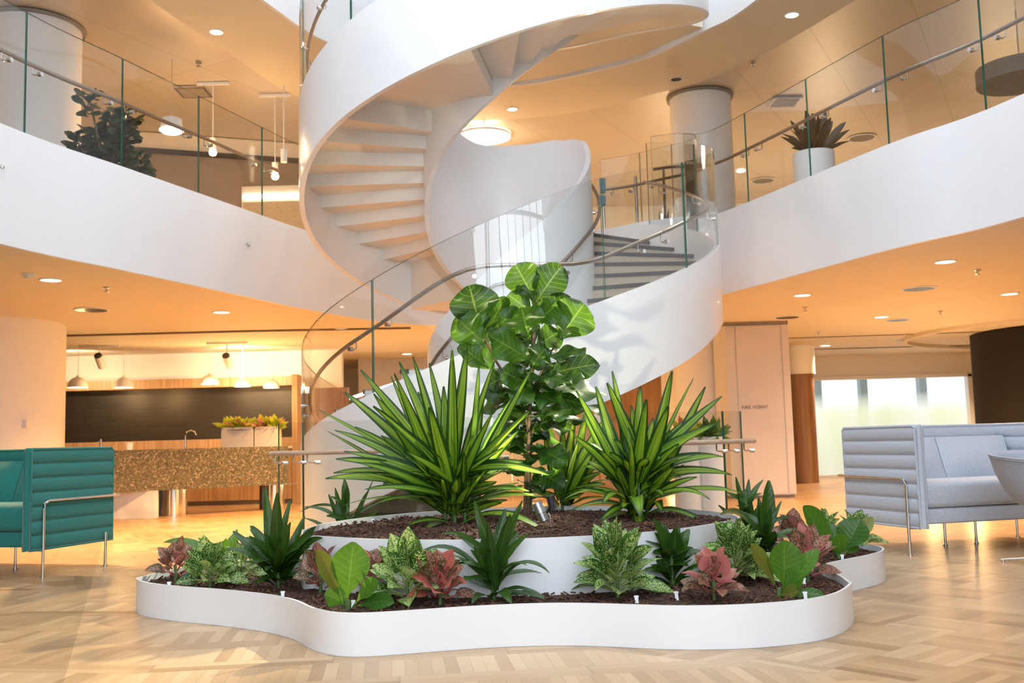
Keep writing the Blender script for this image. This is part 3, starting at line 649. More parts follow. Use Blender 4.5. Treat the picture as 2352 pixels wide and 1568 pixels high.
# ground-level glass guard around the foot of the stair, with timber rail
gc = [P(640, 1180, 9.35), P(697, 1180, 9.15), P(860, 1180, 8.95), P(1180, 1180, 8.85), P(1500, 1180, 8.95), P(1665, 1180, 9.15), P(1712, 1180, 9.4)]
gl_ = dense([(p.x, p.y) for p in catmull([(p.x, p.y) for p in gc], 8)])
gd = balustrade('glass_guard', 'low curved glass guard with timber handrail between the planter and the stair', gl_, [s_at_px(gl_, 697, .5), s_at_px(gl_, 1180, .5), s_at_px(gl_, 1668, .5)], .001, 1.225, None, 1, gm=GLASSB)
rp_ = [P(620, 1042, 9.25), P(697, 1038, 9.05), P(860, 1034, 8.85), P(1180, 1022, 8.75), P(1500, 1014, 8.85), P(1665, 1011, 9.05), P(1733, 1009, 9.3)]
rp_ = [V((p.x, p.y, .955)) for p in rp_]
gr = MB().tube(catmull(rp_, 8), .021, 12).build('handrail', RAILWOOD, gd, smooth=True)
for px in (640, 683, 715, 862, 1150, 1520, 1655, 1683, 1718):
    p = P(px, 1030, 8.88 if 700 < px < 1600 else 9.1); b = MB(); q = V((p.x, p.y, .955))
    b.tube([q - V((.035, .0, .015)), q - V((.035, .0, .075)), q - V((.02, 0, .085)), q + V((.035, .05, -.085))], .0065, 8); b.tube([q + V((.02, .06, -.085)), q + V((.07, .06, -.085))], .02, 12); b.build('bracket', CHROME, gr, smooth=True)

# ------------------------------------------------------------------ columns and cores
def column(name, label, x, y, r, z0, z1, m=COLUMN, collar=False):
    t = thing(name, label, 'column', (x, y, z0), world=True)
    MB().lathe([(0, z0), (r, z0), (r, z1), (0, z1)], (x, y, 0), 64).build('shaft', m, t, smooth=True)
    if collar: MB().lathe([(r + .002, z1 - .035), (r + .045, z1 - .035), (r + .045, z1 - .001), (r + .002, z1 - .001)], (x, y, 0), 64).build('collar', SEAM, t, smooth=True)
    return t
c1 = column('column', 'massive round plaster column behind the teal sofa', -7.56, 14.35, 1.17, .001, SOF1 - .001)
MB().box((-6.60, 13.70, 1.36), (-6.50, 13.78, 1.47), rz=radians(-15), org=(-6.55, 13.74)).build('wall_socket', WHITE, c1)
column('column', 'round white column behind the left gallery balustrade beside the rubber plant', -6.2, 13.0, .60, F2 + .001, CE2 - .001, collar=True)
column('column', 'round white column on the right gallery, left of the potted plant', 3.22, 16.5, .50, F2 + .001, CE2 - .001, collar=True)
column('column', 'round plaster column half hidden behind the stair, lit from below', 3.42, 18.2, .55, .001, SOF1 - .001)
column('timber_column', 'timber clad round column beside the fire hydrant cabinet', 6.02, 21.4, .26, .001, 2.25, OAKD)
column('column', 'plain round column top showing above the timber cladding', 6.02, 21.4, .30, 2.251, SOF1 - .001)
t = thing('drum_room', 'black fabric drum wall behind the pale grey sofa', 'partition', (10.9, 19.4, 0), world=True)
MB().lathe([(0, .001), (2.0, .001), (2.0, SOF1 - .02), (0, SOF1 - .02)], (10.9, 19.4, 0), 96).build('drum_wall', BLACK, t, smooth=True)
MB().lathe([(2.02, .0012), (2.03, .10), (2.001, .10)], (10.9, 19.4, 0), 96).build('skirting', DARK, t, smooth=True)
MB().lathe([(3.15, SOF1 - .07), (3.25, SOF1 - .07), (3.25, SOF1 - .001), (3.15, SOF1 - .001), (3.15, SOF1 - .07)], (10.9, 19.4, 0), 96).build('trim_4', PLASTER, smooth=True)
struct(bpy.data.objects['trim_4'])

# fire hydrant cabinet
fx0, fx1, fy = 3.62, 4.38, 16.6
t = thing('fire_hydrant_cabinet', 'tall pale cabinet lettered FIRE HYDRANT right of the stair', 'cabinet', (4, 16.8, 0), world=True)
CAB = mat('cabinet_laminate', (.74, .72, .72), .55, noise=(3, .015))
MB().box((fx0 - .15, fy, .04), (fx1 + .12, fy + 1.0, SOF1 - .05)).build('carcass', CAB, t)
MB().box((fx0 - .13, fy + .02, .001), (fx1 + .10, fy + .96, .04)).build('plinth', PLINTH, t)
dr = MB().box((fx0 + .02, fy - .022, .06), (fx1 - .02, fy - .001, SOF1 - .07)).build('cabinet_door', CAB, t)
for a, b in ((fx0 - .15, fx0 - .005), (fx1 + .005, fx1 + .12)): MB().box((a, fy - .022, .06), (b, fy - .001, SOF1 - .07)).build('side_panel', CAB, t)
MB().box((fx0 - .15, fy - .03, SOF1 - .045), (fx1 + .12, fy + .9, SOF1 - .001)).build('top_trim', SEAM, t)
def text(name, body, size, loc, rx, rz, m, parent=None, ext=.001):
    cu = bpy.data.curves.new(name, 'FONT'); cu.body = body; cu.size = size; cu.extrude = ext; cu.align_x = 'CENTER'; cu.align_y = 'CENTER'; cu.space_character = 1.08
    to = bpy.data.objects.new(name, cu); COL.objects.link(to); bpy.context.view_layer.update()
    me = bpy.data.meshes.new_from_object(to.evaluated_get(bpy.context.evaluated_depsgraph_get())); bpy.data.objects.remove(to)
    me.materials.clear(); me.materials.append(m)
    o = bpy.data.objects.new(name, me); COL.objects.link(o); o.rotation_euler = (rx, 0, rz); o.location = loc
    if parent is not None: o.parent = parent; o.matrix_parent_inverse = Matrix.Translation(-parent.location) if parent.get('world') else Matrix.Identity(4)
    return o
p = P(1734, 935, fy - .024)
for wd_, x0_, x1_ in (('FIRE', 1704, 1724), ('HYDRANT', 1730, 1764)):
    a_, b_ = P(x0_, 935, fy - .024).x, P(x1_, 934, fy - .024).x; o = text('lettering', wd_, .078, ((a_ + b_) / 2, fy - .0235, p.z), radians(90), 0, DARK, dr); o.scale.x = (b_ - a_) / o.dimensions.x

# rear walls on the ground floor, right and centre
struct(MB().wall([(1.6, 19.6), (2.2, 19.9), (2.9, 20.1)], .001, SOF1 - .001, .1).build('wall_centre', OAKD, smooth=True))
struct(MB().wall([(2.9, 20.1), (3.4, 20.0), (4.0, 19.8)], .001, SOF1 - .001, .1).build('wall_niche', BACKWALL, smooth=True))
# bulkhead lines in the lower ceiling
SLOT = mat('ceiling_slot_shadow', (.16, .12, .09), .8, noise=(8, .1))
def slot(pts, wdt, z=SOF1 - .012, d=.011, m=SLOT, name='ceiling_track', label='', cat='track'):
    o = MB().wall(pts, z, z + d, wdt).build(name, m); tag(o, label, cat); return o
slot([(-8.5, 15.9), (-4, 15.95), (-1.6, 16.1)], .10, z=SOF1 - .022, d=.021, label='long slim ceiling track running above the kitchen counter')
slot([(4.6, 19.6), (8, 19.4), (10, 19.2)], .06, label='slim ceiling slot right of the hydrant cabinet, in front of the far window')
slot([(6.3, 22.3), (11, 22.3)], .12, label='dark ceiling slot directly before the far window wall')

# ------------------------------------------------------------------ ceiling fittings
def downlight(px, py, z, r, label, grp, lit=True):
    p = Z(px, py, z); t = thing('downlight', label, 'downlight', (p.x, p.y, z), group=grp)
    MB().lathe([(r, -.012), (r * 1.18, -.010), (r * 1.2, 0), (r, 0)], n=24).build('trim_ring', WHITE, t, smooth=True)
    MB().lathe([(0, -.006), (r, -.006)], n=24).build('lens', LAMPD if lit else DARK, t)
    return p
G1 = 'recessed downlights in the lower ceiling'
for px, py, l in ((117, 642, 'over the teal sofa, nearest the left frame edge'), (509, 716, 'in the middle of the kitchen-side ceiling'), (785, 755, 'seen through the stair glass, nearest the slab edge'), (935, 812, 'deep in the ceiling behind the stair glass'),
                  (1843, 677, 'nearest the stair on the right'), (2171, 600, 'nearest the right slab edge'), (2025, 727, 'beside the middle round air vent at right'), (2319, 674, 'at the right frame edge above the black drum'), (1896, 793, 'tiny, deep on the right beside the hydrant cabinet'), (2212, 795, 'tiny, beside the drum ceiling ring')):
    downlight(px, py, SOF1, .105, 'lit recessed downlight in the lower ceiling, ' + l, G1)
for px, py, l, lit in ((497, 73, 'left of the stair near the void', 1), (1819, 34, 'right of the stair near the void', 1), (1177, 250, 'behind the upper stair flight', 1), (1702, 393, 'low behind the right gallery glass', 1), (1553, 181, 'switched off, above the right column', 0)):
    downlight(px, py, CE2, .085, 'small round downlight in the upper ceiling, ' + l, 'downlights in the upper ceiling', lit)
def vent(px, py, z, r, label):
    p = Z(px, py, z - .01); t = thing('air_vent', 'round slatted air vent ' + label, 'vent', (p.x, p.y, z))
    MB().lathe([(r * .9, -.015), (r, -.012), (r, 0), (r * .9, 0)], n=32).build('rim', WHITE, t, smooth=True)
    MB().lathe([(0, -.003), (r * .9, -.003)], n=32).build('backing', SEAM, t)
    g = MB()
    for k in range(-5, 6):
        y = k * r * .16; x = sqrt(max(0, (r * .9) ** 2 - y * y)); g.box((-x, y - .008, -.014), (x, y + .004, -.004))
    g.build('slats', STEEL, t)
for a in ((210, 712, SOF1, .22, 'in the lower ceiling above the left column'), (2111, 663, SOF1, .22, 'largest on the right lower ceiling'), (1808, 729, SOF1, .2, 'nearest the hydrant cabinet'), (2063, 735, SOF1, .2, 'between two downlights on the right lower ceiling'), (2075, 780, SOF1, .16, 'farthest back before the window wall'), (1752, 415, CE2, .26, 'in the upper ceiling behind the right balustrade'), (1980, 317, CE2, .26, 'in the upper ceiling right of the potted plant')): vent(*a)
for px, py, l in ((445, 212, 'above the left gallery glass'), (1803, 235, 'right of the round column on the right')):
    p = Z(px, py, CE2 - .02); t = thing('ceiling_grille', 'flat rectangular ceiling grille ' + l, 'grille', (p.x, p.y, CE2)); MB().box((-.24, -.24, -.03), (.24, .24, 0)).build('frame', STEEL, t)
    MB().box((-.2, -.2, -.034), (.2, .2, -.031)).build('grille_mesh', SEAM, t)
for px, py, z, l in ((244, 665, SOF1, 'left of the lower vent over the kitchen side'), (2245, 625, SOF1, 'near the right slab edge'), (1850, 710, SOF1, 'beside the right vent nearest the cabinet'), (1880, 765, SOF1, 'behind the hydrant cabinet'), (2160, 718, SOF1, 'left of the drum ceiling ring'), (456, 148, CE2, 'on the upper left ceiling'), (1112, 282, CE2, 'beside the large round ceiling light'), (1730, 150, CE2, 'on the upper right ceiling')):
    p = Z(px, py, z - .03); t = thing('sprinkler', 'small fire sprinkler head ' + l, 'sprinkler', (p.x, p.y, z))
    MB().lathe([(0, -.0), (.04, 0), (.04, -.01), (.012, -.014), (.012, -.05), (.035, -.055), (0, -.06)], n=16).build('sprinkler_head', STEEL, t, smooth=True)
p = Z(67, 636, SOF1 - .03); t = thing('smoke_detector', 'white smoke detector on the lower ceiling at far left', 'smoke detector', (p.x, p.y, SOF1))
MB().lathe([(.07, 0), (.07, -.02), (0, -.02)], n=24).build('base', WHITE, t, smooth=True); MB().lathe([(.055, -.02), (.05, -.05), (0, -.055)], n=24).build('sensor', SHELF, t, smooth=True)
for px, py, z, l in ((570, 562, 3.4, 'left gallery fascia'), (1892, 475, 3.5, 'right gallery fascia'), (3, 384, 3.6, 'left gallery fascia at the frame edge')):
    best = min(line1, key=lambda q: abs(atan2(q[0], q[1]) - atan2(ray(px, py).x, ray(px, py).y)) + (9 if q[1] < 3 else 0)); p = P(px, py, best[1] - .02)
    t = thing('wall_hook', 'tiny metal eyelet fixed on the ' + l, 'hook', p); MB().lathe([(0, 0), (.03, 0), (.03, .008), (0, .008)], n=16).build('plate', CHROME, t).rotation_euler = (radians(90), 0, 0)
    MB().tube([(-.015, -.01, .01), (-.015, -.05, 0), (.015, -.05, 0), (.015, -.01, .01)], .006, 6).build('eyelet', CHROME, t, smooth=True)

# large round lit disc on the upper ceiling
p = Z(1112, 322, CE2 - .1)
t = thing('round_ceiling_light', 'large glowing round ceiling light seen between the stair flights', 'ceiling light', (p.x, p.y, CE2)); MB().lathe([(0, -.07), (.44, -.065), (.48, -.05), (.48, -.01), (0, -.01)], n=48).build('diffuser', LAMPW, t, smooth=True)
MB().lathe([(.482, -.04), (.49, -.04), (.49, 0), (.475, 0)], n=48).build('rim', WHITE, t, smooth=True)
lamp('POINT', 'round_light_lamp', (p.x, p.y, CE2 - .35), 60, WARM2, .25)
p = Z(2345, 190, 5.6)
t = thing('pendant_disc', 'grey drum pendant at the right frame edge above the gallery', 'pendant', (p.x, p.y, 5.6)); MB().lathe([(0, .0), (.55, 0), (.55, .22), (0, .22)], n=48).build('shade', SEAM, t, smooth=True); MB().tube([(0, 0, .22), (0, 0, CE2 - 5.6)], .01, 8).build('rod', STEEL, t)

# kitchen pendants and spotlights
KY = 17.9
def dome_pendant(px, py, r, label, Y=KY):
    p = P(px, py, Y); t = thing('dome_pendant', label, 'pendant lamp', (p.x, p.y, p.z), group='dome pendants over the kitchen counter')
    pr = [(r * sin(q_), .015 + r * .95 * (cos(q_) ** 1.05 if cos(q_) > 0 else 0)) for q_ in [pi / 2 * (1 - i_ / 9) for i_ in range(9)]] + [(.02, .015 + r * .95)]
    pr = [(r, 0)] + pr; hh = .015 + r * .95
    MB().lathe(pr + [(q[0] * .96, q[1] - .006) for q in pr[::-1]], n=32).build('shade', WHITE, t, smooth=True)
    MB().lathe([(.03, hh - .005), (.03, hh + .03), (0, hh + .035)], n=16).build('cap', WHITE, t, smooth=True)
    MB().tube([(0, 0, hh + .03), (0, 0, SOF1 - p.z - .001)], .004, 6).build('cord', SHELF, t)
    MB().lathe([(0, -.002 + .02), (r * .9, .02)], n=24).build('diffuser', LAMPW, t)
for i, (px, py, r, l) in enumerate(((179, 889, .172, 'first from the left'), (284, 889, .165, 'second from the left'), (482, 881, .16, 'middle one of five, hung a little higher'), (557, 887, .15, 'fourth from the left'), (623, 890, .145, 'rightmost, nearest the stair glass'))):
    dome_pendant(px, py, r, 'white dome pendant over the kitchen, ' + l, KY + i * .12)
def track_spot(px, py, Y, label):
    p = P(px, py, Y); t = thing('track_spotlight', label, 'spotlight', (p.x, p.y, SOF1), group='track spotlights in the kitchen')
    MB().box((-.35, -.02, -.03), (.35, .02, -.001)).build('track', WHITE, t); hz = p.z - SOF1
    MB().tube([(0, 0, -.03), (0, 0, hz + .05)], .012, 8).build('arm', WHITE, t)
    MB().tube([(0, -.05, hz + .03), (0, .13, hz - .14)], .068, 20).build('spot_body', WHITE, t, smooth=True)
    MB().tube([(0, -.052, hz + .032), (0, -.07, hz + .048)], [.066, .06], 20).build('spot_rear', DARK, t, smooth=True)
track_spot(228, 822, 17.6, 'white track spotlight with black end above the left pendants')
track_spot(521, 822, 17.6, 'white track spotlight with black end in front of the brightest wall patch')

# ------------------------------------------------------------------ kitchen
KW = 19.4
struct(MB().box((-12, KW, 0), (-3.25, KW + .2, SOF1 - .001)).build('wall_kitchen', BACKWALL))
zz = lambda px, py, Y: P(px, py, Y).z
t = thing('kitchen_back_unit', 'oak back unit with dark splashback across the kitchen wall', 'kitchen unit', (-7, KW, 0), world=True)
xa, xb = -10.0, -4.05
z1_, z2_, z3_ = zz(420, 1010, KW), zz(420, 893, KW), zz(420, 872, KW)
MB().box((xa, KW - .05, z1_), (xb, KW - .002, z2_)).build('splashback', BOARD, t)
MB().box((xa, KW - .32, z2_), (xb + .12, KW - .002, z3_)).build('bulkhead_panel', OAKP, t)
MB().box((xa, KW - .62, .08), (xb, KW - .06, 1.0)).build('base_cabinet', OAKP, t); MB().box((xa, KW - .56, .001), (xb, KW - .1, .08)).build('plinth', PLINTH, t)
MB().box((xa, KW - .66, 1.0), (xb, KW - .051, 1.035)).build('worktop', WHITE, t)
MB().box((xa, KW - .08, 1.035), (xb, KW - .051, z1_)).build('upstand', OAKP, t)
MB().box((xb, KW - .7, .001), (xb + .10, KW - .002, z3_)).build('end_panel', OAKP, t)
# zone right of kitchen seen through the stair glass
struct(MB().box((-3.55, 18.2, .001), (-2.95, 18.4, 2.05)).build('wall_timber', OAKD))
struct(MB().box((-3.3, 21.8, .001), (1.8, 22, SOF1 - .001)).build('wall_rear', BACKWALL))
t = thing('dark_screen', 'dark wall recess with a slanted light strip behind the stair glass', 'screen', (-2.2, 19.5, 0), world=True)
MB().box((-2.9, 19.75, .001), (-.9, 19.85, 2.06)).build('screen_panel', DARK, t)
a, b = P(748, 928, 19.3), P(860, 893, 19.3); MB().tube([(a.x, 19.7, a.z), (b.x + .5, 19.7, b.z + .16)], .03, 8).build('light_strip', LEDC, t)
# curved pebble counter
cl = catmull([(-7.6, 14.6), (-6.9, 14.75), (-6.2, 15.15), (-5.2, 15.95), (-4.4, 16.6), (-3.75, 16.95)], 6)
t = thing('kitchen_counter', 'curved pebble terrazzo counter on steel drums in front of the kitchen', 'counter', (-5.3, 16, 0), world=True)
MB().wall([(p.x, p.y) for p in cl], .41, 1.035, .10).build('front_panel', STONE, t, smooth=True)
cb = [(p.x, p.y) for p in cl]; cback = [(p.x + .45 * -.55, p.y + .8 * .9) for p in cl][::-1]
MB().prism(cb + cback, .985, 1.03).build('worktop', STONE, t)
cb2 = [(x * 1 + (-.03), y + .06) for x, y in cb]
MB().prism(cb2 + cback, .415, .46).build('lower_shelf', OAKP, t)
for px, r in ((335, .13), (458, .20), (618, .16)):
    p = Z(px, 1172, 0) if px != 618 else V((-4.05, 17.35, 0)); q = min(cl, key=lambda c: abs(c.x - p.x)); yy = q.y + .32
    MB().lathe([(0, .001), (r, .001), (r, .414), (0, .414)], (q.x + .02, yy, 0), 40).build('drum_leg', CHROME, t, smooth=True)
    MB().lathe([(0, .001), (r * .4, .001), (r * .4, .414), (0, .414)], (q.x - r * 1.2, yy + .1, 0), 32).build('drum_leg', DARKSTEEL, t, smooth=True)
MARB = mat('white_marble', (.78, .77, .78), .25, noise=(4, .15))
p = Z(265, 1172, 0); MB().box((-6.35, 15.6, .001), (-5.45, 15.75, .414)).build('marble_support', MARB, t).rotation_euler = (0, 0, 0)
# things on the counter
def tap(px, py, Y, h_, label, hook=True):
    p = P(px, py, Y); t = thing('tap', label, 'tap', (p.x, p.y, 1.0351), group='kitchen taps')
    MB().lathe([(0, 0), (.03, 0), (.03, .02), (.018, .03), (.018, .08), (0, .08)], n=16).build('tap_base', CHROME, t, smooth=True)
    if hook: MB().tube([(0, 0, .05), (0, 0, h_ * .7), (.02, 0, h_ * .9), (.09, 0, h_), (.17, 0, h_ * .92), (.20, 0, h_ * .72)], .012, 10).build('spout', CHROME, t, smooth=True)
    else: MB().tube([(0, 0, .05), (0, 0, h_)], .022, 12).tube([(0, 0, h_ * .8), (0, -.12, h_ * .8)], .012, 8).build('spout', CHROME, t, smooth=True)
tap(426, 1000, 18.9, .34, 'tall hooked steel tap over the sink by the dark splashback'); tap(232, 1010, 18.9, .22, 'short straight steel tap at the left of the splashback', False)
p = P(298, 1020, 18.9); t = thing('cup', 'small white cup standing on the kitchen worktop', 'cup', (p.x, p.y, 1.0351)); MB().lathe([(0, 0), (.05, 0), (.065, .13), (.055, .13), (.045, .02), (0, .02)], n=20).build('cup_body', WHITE, t, smooth=True); MB().lathe([(.066, .13), (.066, .145), (0, .148)], n=20).build('lid', SHELF, t, smooth=True)
# ------------------------------------------------------------------ leaves
def prof_strap(t): return min(1, (.30 + 1.5 * t)) * (1 - t) ** .55 * 1.18 if t < .98 else .12
def prof_ovate(t): return max(.03, sin(pi * t ** .78) ** .85 * (1 - .25 * t) * 1.15)
def prof_fiddle(t): return .18 + .55 * sin(pi * min(1, t * 1.05)) ** 2 * .25 + .82 * max(0, sin(pi * (max(0, t - .08) / .92) ** 1.5)) ** .62 if t < .995 else .25
def prof_paddle(t): return .12 + .95 * max(0, sin(pi * (max(0, t - .1) / .9) ** 1.25)) ** .8 if t > .1 else .10
PR = {'strap': prof_strap, 'ovate': prof_ovate, 'fiddle': prof_fiddle, 'paddle': prof_paddle}
class Foliage(MB):
    def __init__(s): super().__init__(); s.id = 0
    def leaf(s, B, Tp, w, sag=.0, face=None, kind='strap', fold=.25, wave=0.0, mi=0, n=9, petiole=0, curl=0.0, rnd=random):
        B, Tp = V(B), V(Tp); ln = (Tp - B).length; w = min(w, ln * .9)
        if face is None: face = V((0, -.6, .8))
        face = V(face).normalized()
        ctrl = (B + Tp) / 2 + V((0, 0, sag * ln))
        bez = lambda t: (1 - t) ** 2 * B + 2 * t * (1 - t) * ctrl + t * t * Tp
        if petiole:
            s.tube([bez(k * petiole / 4) for k in range(5)], w * .035 + .002, 5, mi=mi, caps=False)
            for k in range(len(s.f) - 20, len(s.f)): s.uv[k] = [(s.id + .5, .1)] * 4
        rows = []; uvs = []; ph = rnd.uniform(0, 6); tw = rnd.uniform(-.55, .55)
        m = 5 if w < .05 else 7; ed = [-1, -.5, 0, .5, 1] if m == 5 else [-1, -.68, -.34, 0, .34, .68, 1]
        for i in range(n + 1):
            t = i / n; q = petiole + (1 - petiole) * t; c = bez(q); d = (bez(min(1, q + .02)) - bez(max(0, q - .02))).normalized()
            side = d.cross(face); side = side.normalized() if side.length > .05 else d.orthogonal().normalized(); nn = side.cross(d).normalized()
            ww = w * .5 * PR[kind](t); side = (Matrix.Rotation(tw * (t - .3), 3, d) @ side); nn = side.cross(d).normalized(); row = []
            for x in ed:
                off = fold * abs(x) * ww + wave * w * .5 * sin(ph + t * 13 + (0 if x > 0 else 2.2)) * abs(x) ** 2 - curl * ww * x * x
                row.append(c + side * (x * ww) + nn * off); uvs.append((s.id + .5 + .49 * x, t))
            rows.append(row)
        s.grid(rows, mi, uvs=uvs); s.id += 1
        return s
def trunk(mb, pts, r): return mb.tube(catmull(pts, 4), r, 9)

def clear(B, T_, along_ray=False):      # keep a leaf of the low planter outside the raised one
    if B.z > .3: return T_
    for _ in range(30):
        if not any(inside(*(B + (T_ - B) * q_).xy, upline) and (B + (T_ - B) * q_).z < .52 for q_ in (.4, .7, .85, 1.0)): return T_
        if along_ray: T_ = CAM + (T_ - CAM) * (1 - .012)
        else: T_ = V((T_.x, T_.y - .02 if B.y < 6.5 else T_.y, T_.z + .006))
    return T_
def strap_plant(name, label, cat, base, tips, matl, w=.06, crown=.12, seed=1, stems=((0, 0),), group=None, stemh=.12, kind='strap', stemm=GSTEM, extra=0, reach=.5, hgt=.5, spread_face=None):
    """tips: (px, py, dY, sag, width factor) at depth base.y + dY"""
    rnd = random.Random(seed); t = thing(name, label, cat, base, group=group, world=True); fo = Foliage(); base = V(base)
    for i, tp in enumerate(tips):
        px, py, dy = tp[:3]; sag = tp[3] if len(tp) > 3 else .05; wf = tp[4] if len(tp) > 4 else 1
        T_ = clear(base, P(px, py, base.y + dy), True); st = stems[i % len(stems)]
        B = base + V((st[0] + rnd.uniform(-.02, .02), st[1] + rnd.uniform(-.02, .02), 0)); dirn = (T_ - B)
        B = B + V((dirn.x * .06, dirn.y * .06, min(crown, max(.0, dirn.z)) * rnd.uniform(.2, 1.0)))
        f = V((rnd.uniform(-.35, .35), -.75, .55)) if dirn.z > .25 else V((rnd.uniform(-.2, .2), -.35, .9))
        fo.leaf(B, T_, w * wf * rnd.uniform(.9, 1.1), sag, f, kind, fold=rnd.uniform(.1, .35), wave=.05, rnd=rnd, n=11)
    for k in range(extra):                                             # inner leaves that fill the clump
        a = rnd.uniform(0, 2 * pi); el = rnd.uniform(.1, 1.35); L = reach * rnd.uniform(.5, .95)
        st = stems[k % len(stems)]; B = base + V((st[0], st[1], crown * rnd.uniform(.1, .9)))
        T_ = B + V((cos(a) * cos(el) * L, sin(a) * cos(el) * L * .9, sin(el) * L * hgt / reach)); T_.z = max(T_.z, base.z + .02); T_ = clear(base, T_)
        fo.leaf(B, T_, w * rnd.uniform(.7, 1.0), rnd.uniform(.02, .14), V((rnd.uniform(-.5, .5), -.5, .8)), kind, rnd=rnd, n=7)
    fo.build('foliage', matl, t, smooth=True)
    sm = MB()
    for st in stems: trunk(sm, [base + V((st[0], st[1], -.03)), base + V((st[0], st[1], stemh * .5)), base + V((st[0] * 1.05, st[1], stemh))], .013)
    sm.build('stem', stemm, t, smooth=True)
    return t
def rosette(name, label, cat, base, n, L, w, matl, seed, kind='ovate', tall=1.0, group=None, mats2=None, p2=0.0, face=(0, -.5, .9), pet=.25, low=.15, wave=.04):
    rnd = random.Random(seed); t = thing(name, label, cat, base, group=group, world=True); fo = Foliage(); base = V(base); sm = MB()
    for k in range(n):
        q = k / n; a = k * 2.4 + rnd.uniform(-.3, .3); el = low + (1.30 - low) * q + rnd.uniform(-.2, .2); l = L * rnd.uniform(.75, 1.05) * (1 - .15 * q)
        d = V((cos(a) * cos(el), sin(a) * cos(el), sin(el) * tall)); B = base + V((d.x * .03, d.y * .03, .03 + .05 * q * tall + L * .42 * q))
        T_ = B + d * l; T_.z -= l * rnd.uniform(.0, .30) * (1.1 - q); T_.z = max(T_.z, base.z + .015); T_ = clear(base, T_)
        fo.leaf(B, T_, w * rnd.uniform(.85, 1.25), rnd.uniform(.10, .30) * (1.15 - q), (rnd.uniform(-.6, .6) + face[0], face[1] + rnd.uniform(-.2, .3), face[2]), kind, fold=rnd.uniform(.05, .45), wave=wave, rnd=rnd, n=9, petiole=pet, mi=(1 if mats2 and rnd.random() < p2 else 0))
    fo.build('foliage', [matl] + ([mats2] if mats2 else []), t, smooth=True)
    trunk(sm, [base + V((0, 0, -.03)), base + V((.004, 0, .05)), base + V((0, 0, .05 + L * .3))], .010); sm.build('stem', GSTEM, t, smooth=True)
    return t

# ------------------------------------------------------------------ planters
HL, HU = .205, .475
def G(px, py): p = Z(px, py, 0); return (p.x, p.y)
lowf = [(312, 1404), (330, 1415), (400, 1426), (500, 1435), (590, 1447), (640, 1456), (685, 1470), (716, 1491), (759, 1504), (807, 1508), (872, 1506), (997, 1496), (1116, 1487), (1235, 1482), (1347, 1482), (1454, 1487), (1561, 1492), (1704, 1490), (1811, 1481), (1883, 1471), (1936, 1453), (1961, 1428)]
pts = [G(*q) for q in lowf]
lw = [tuple(Z(x, y, HL))[:2] for x, y in ((1950, 1336), (1930, 1320), (1898, 1309), (1886, 1301), (1898, 1293), (1940, 1284), (2008, 1271), (2031, 1262), (2024, 1254), (1993, 1249), (1930, 1246))]
back = [(2.05, 7.7), (1.6, 8.25), (.8, 8.6), (0, 8.65), (-.8, 8.6), (-1.5, 8.2), (-1.75, 7.5)]
lb_ = [tuple(Z(x, y, HL))[:2] for x, y in ((600, 1283), (520, 1289), (440, 1299), (360, 1314), (322, 1325))]
def chaik(pts, n=2):
    for _ in range(n):
        o = []
        for i in range(len(pts)):
            a, b = pts[i], pts[(i + 1) % len(pts)]; o += [(a[0] * .75 + b[0] * .25, a[1] * .75 + b[1] * .25), (a[0] * .25 + b[0] * .75, a[1] * .25 + b[1] * .75)]
        pts = o
    return pts
lowline = chaik(pts + lw + back + lb_, 2)
upf = [(697, 1232), (712, 1229), (760, 1232), (848, 1237), (997, 1240), (1146, 1237), (1240, 1235), (1347, 1230), (1454, 1224), (1561, 1214), (1633, 1203), (1686, 1193), (1702, 1187)]
upl = [tuple(Z(x, y, HU))[:2] for x, y in upf] + [(1.45, 7.2), (1.2, 7.85), (.6, 8.35), (-.1, 8.42), (-.8, 8.1), (-1.3, 7.4), (-1.40, 6.7)]
upline = chaik(upl, 2)
def planter(name, label, line, h_, soilz, seed, ylo=None):
    t = thing(name, label, 'planter', (sum(p[0] for p in line) / len(line), sum(p[1] for p in line) / len(line), 0), world=True)
    MB().wall(line, .001, h_, .014, closed=True).build('planter_wall', WHITE_GLOSS, t, smooth=True)
    return t
pl_low = planter('low_planter', 'wavy low white planter standing on the parquet floor', lowline, HL, .15, 1)
pl_up = planter('raised_planter', 'raised oval white planter standing inside the wavy low one', upline, HU, .44, 2)
def inside(x, y, line):
    c = False; j = len(line) - 1
    for i in range(len(line)):
        if (line[i][1] > y) != (line[j][1] > y) and x < (line[j][0] - line[i][0]) * (y - line[i][1]) / (line[j][1] - line[i][1]) + line[i][0]: c = not c
        j = i
    return c
def wd(x, y, line):
    q = V((x, y)); m_ = 9
    for a, b in zip(line, line[1:] + line[:1]):
        a, b = V(a), V(b); d = b - a; u_ = max(0, min(1, (q - a).dot(d) / max(d.length_squared, 1e-9))); m_ = min(m_, (a + d * u_ - q).length)
    return m_
def growl(line, k=.012):
    n = len(line); o = []
    for i in range(n):
        a = V(line[(i - 1) % n]); b = V(line[(i + 1) % n]); d = (b - a).normalized(); o.append((line[i][0] + d.y * k, line[i][1] - d.x * k))
    return o
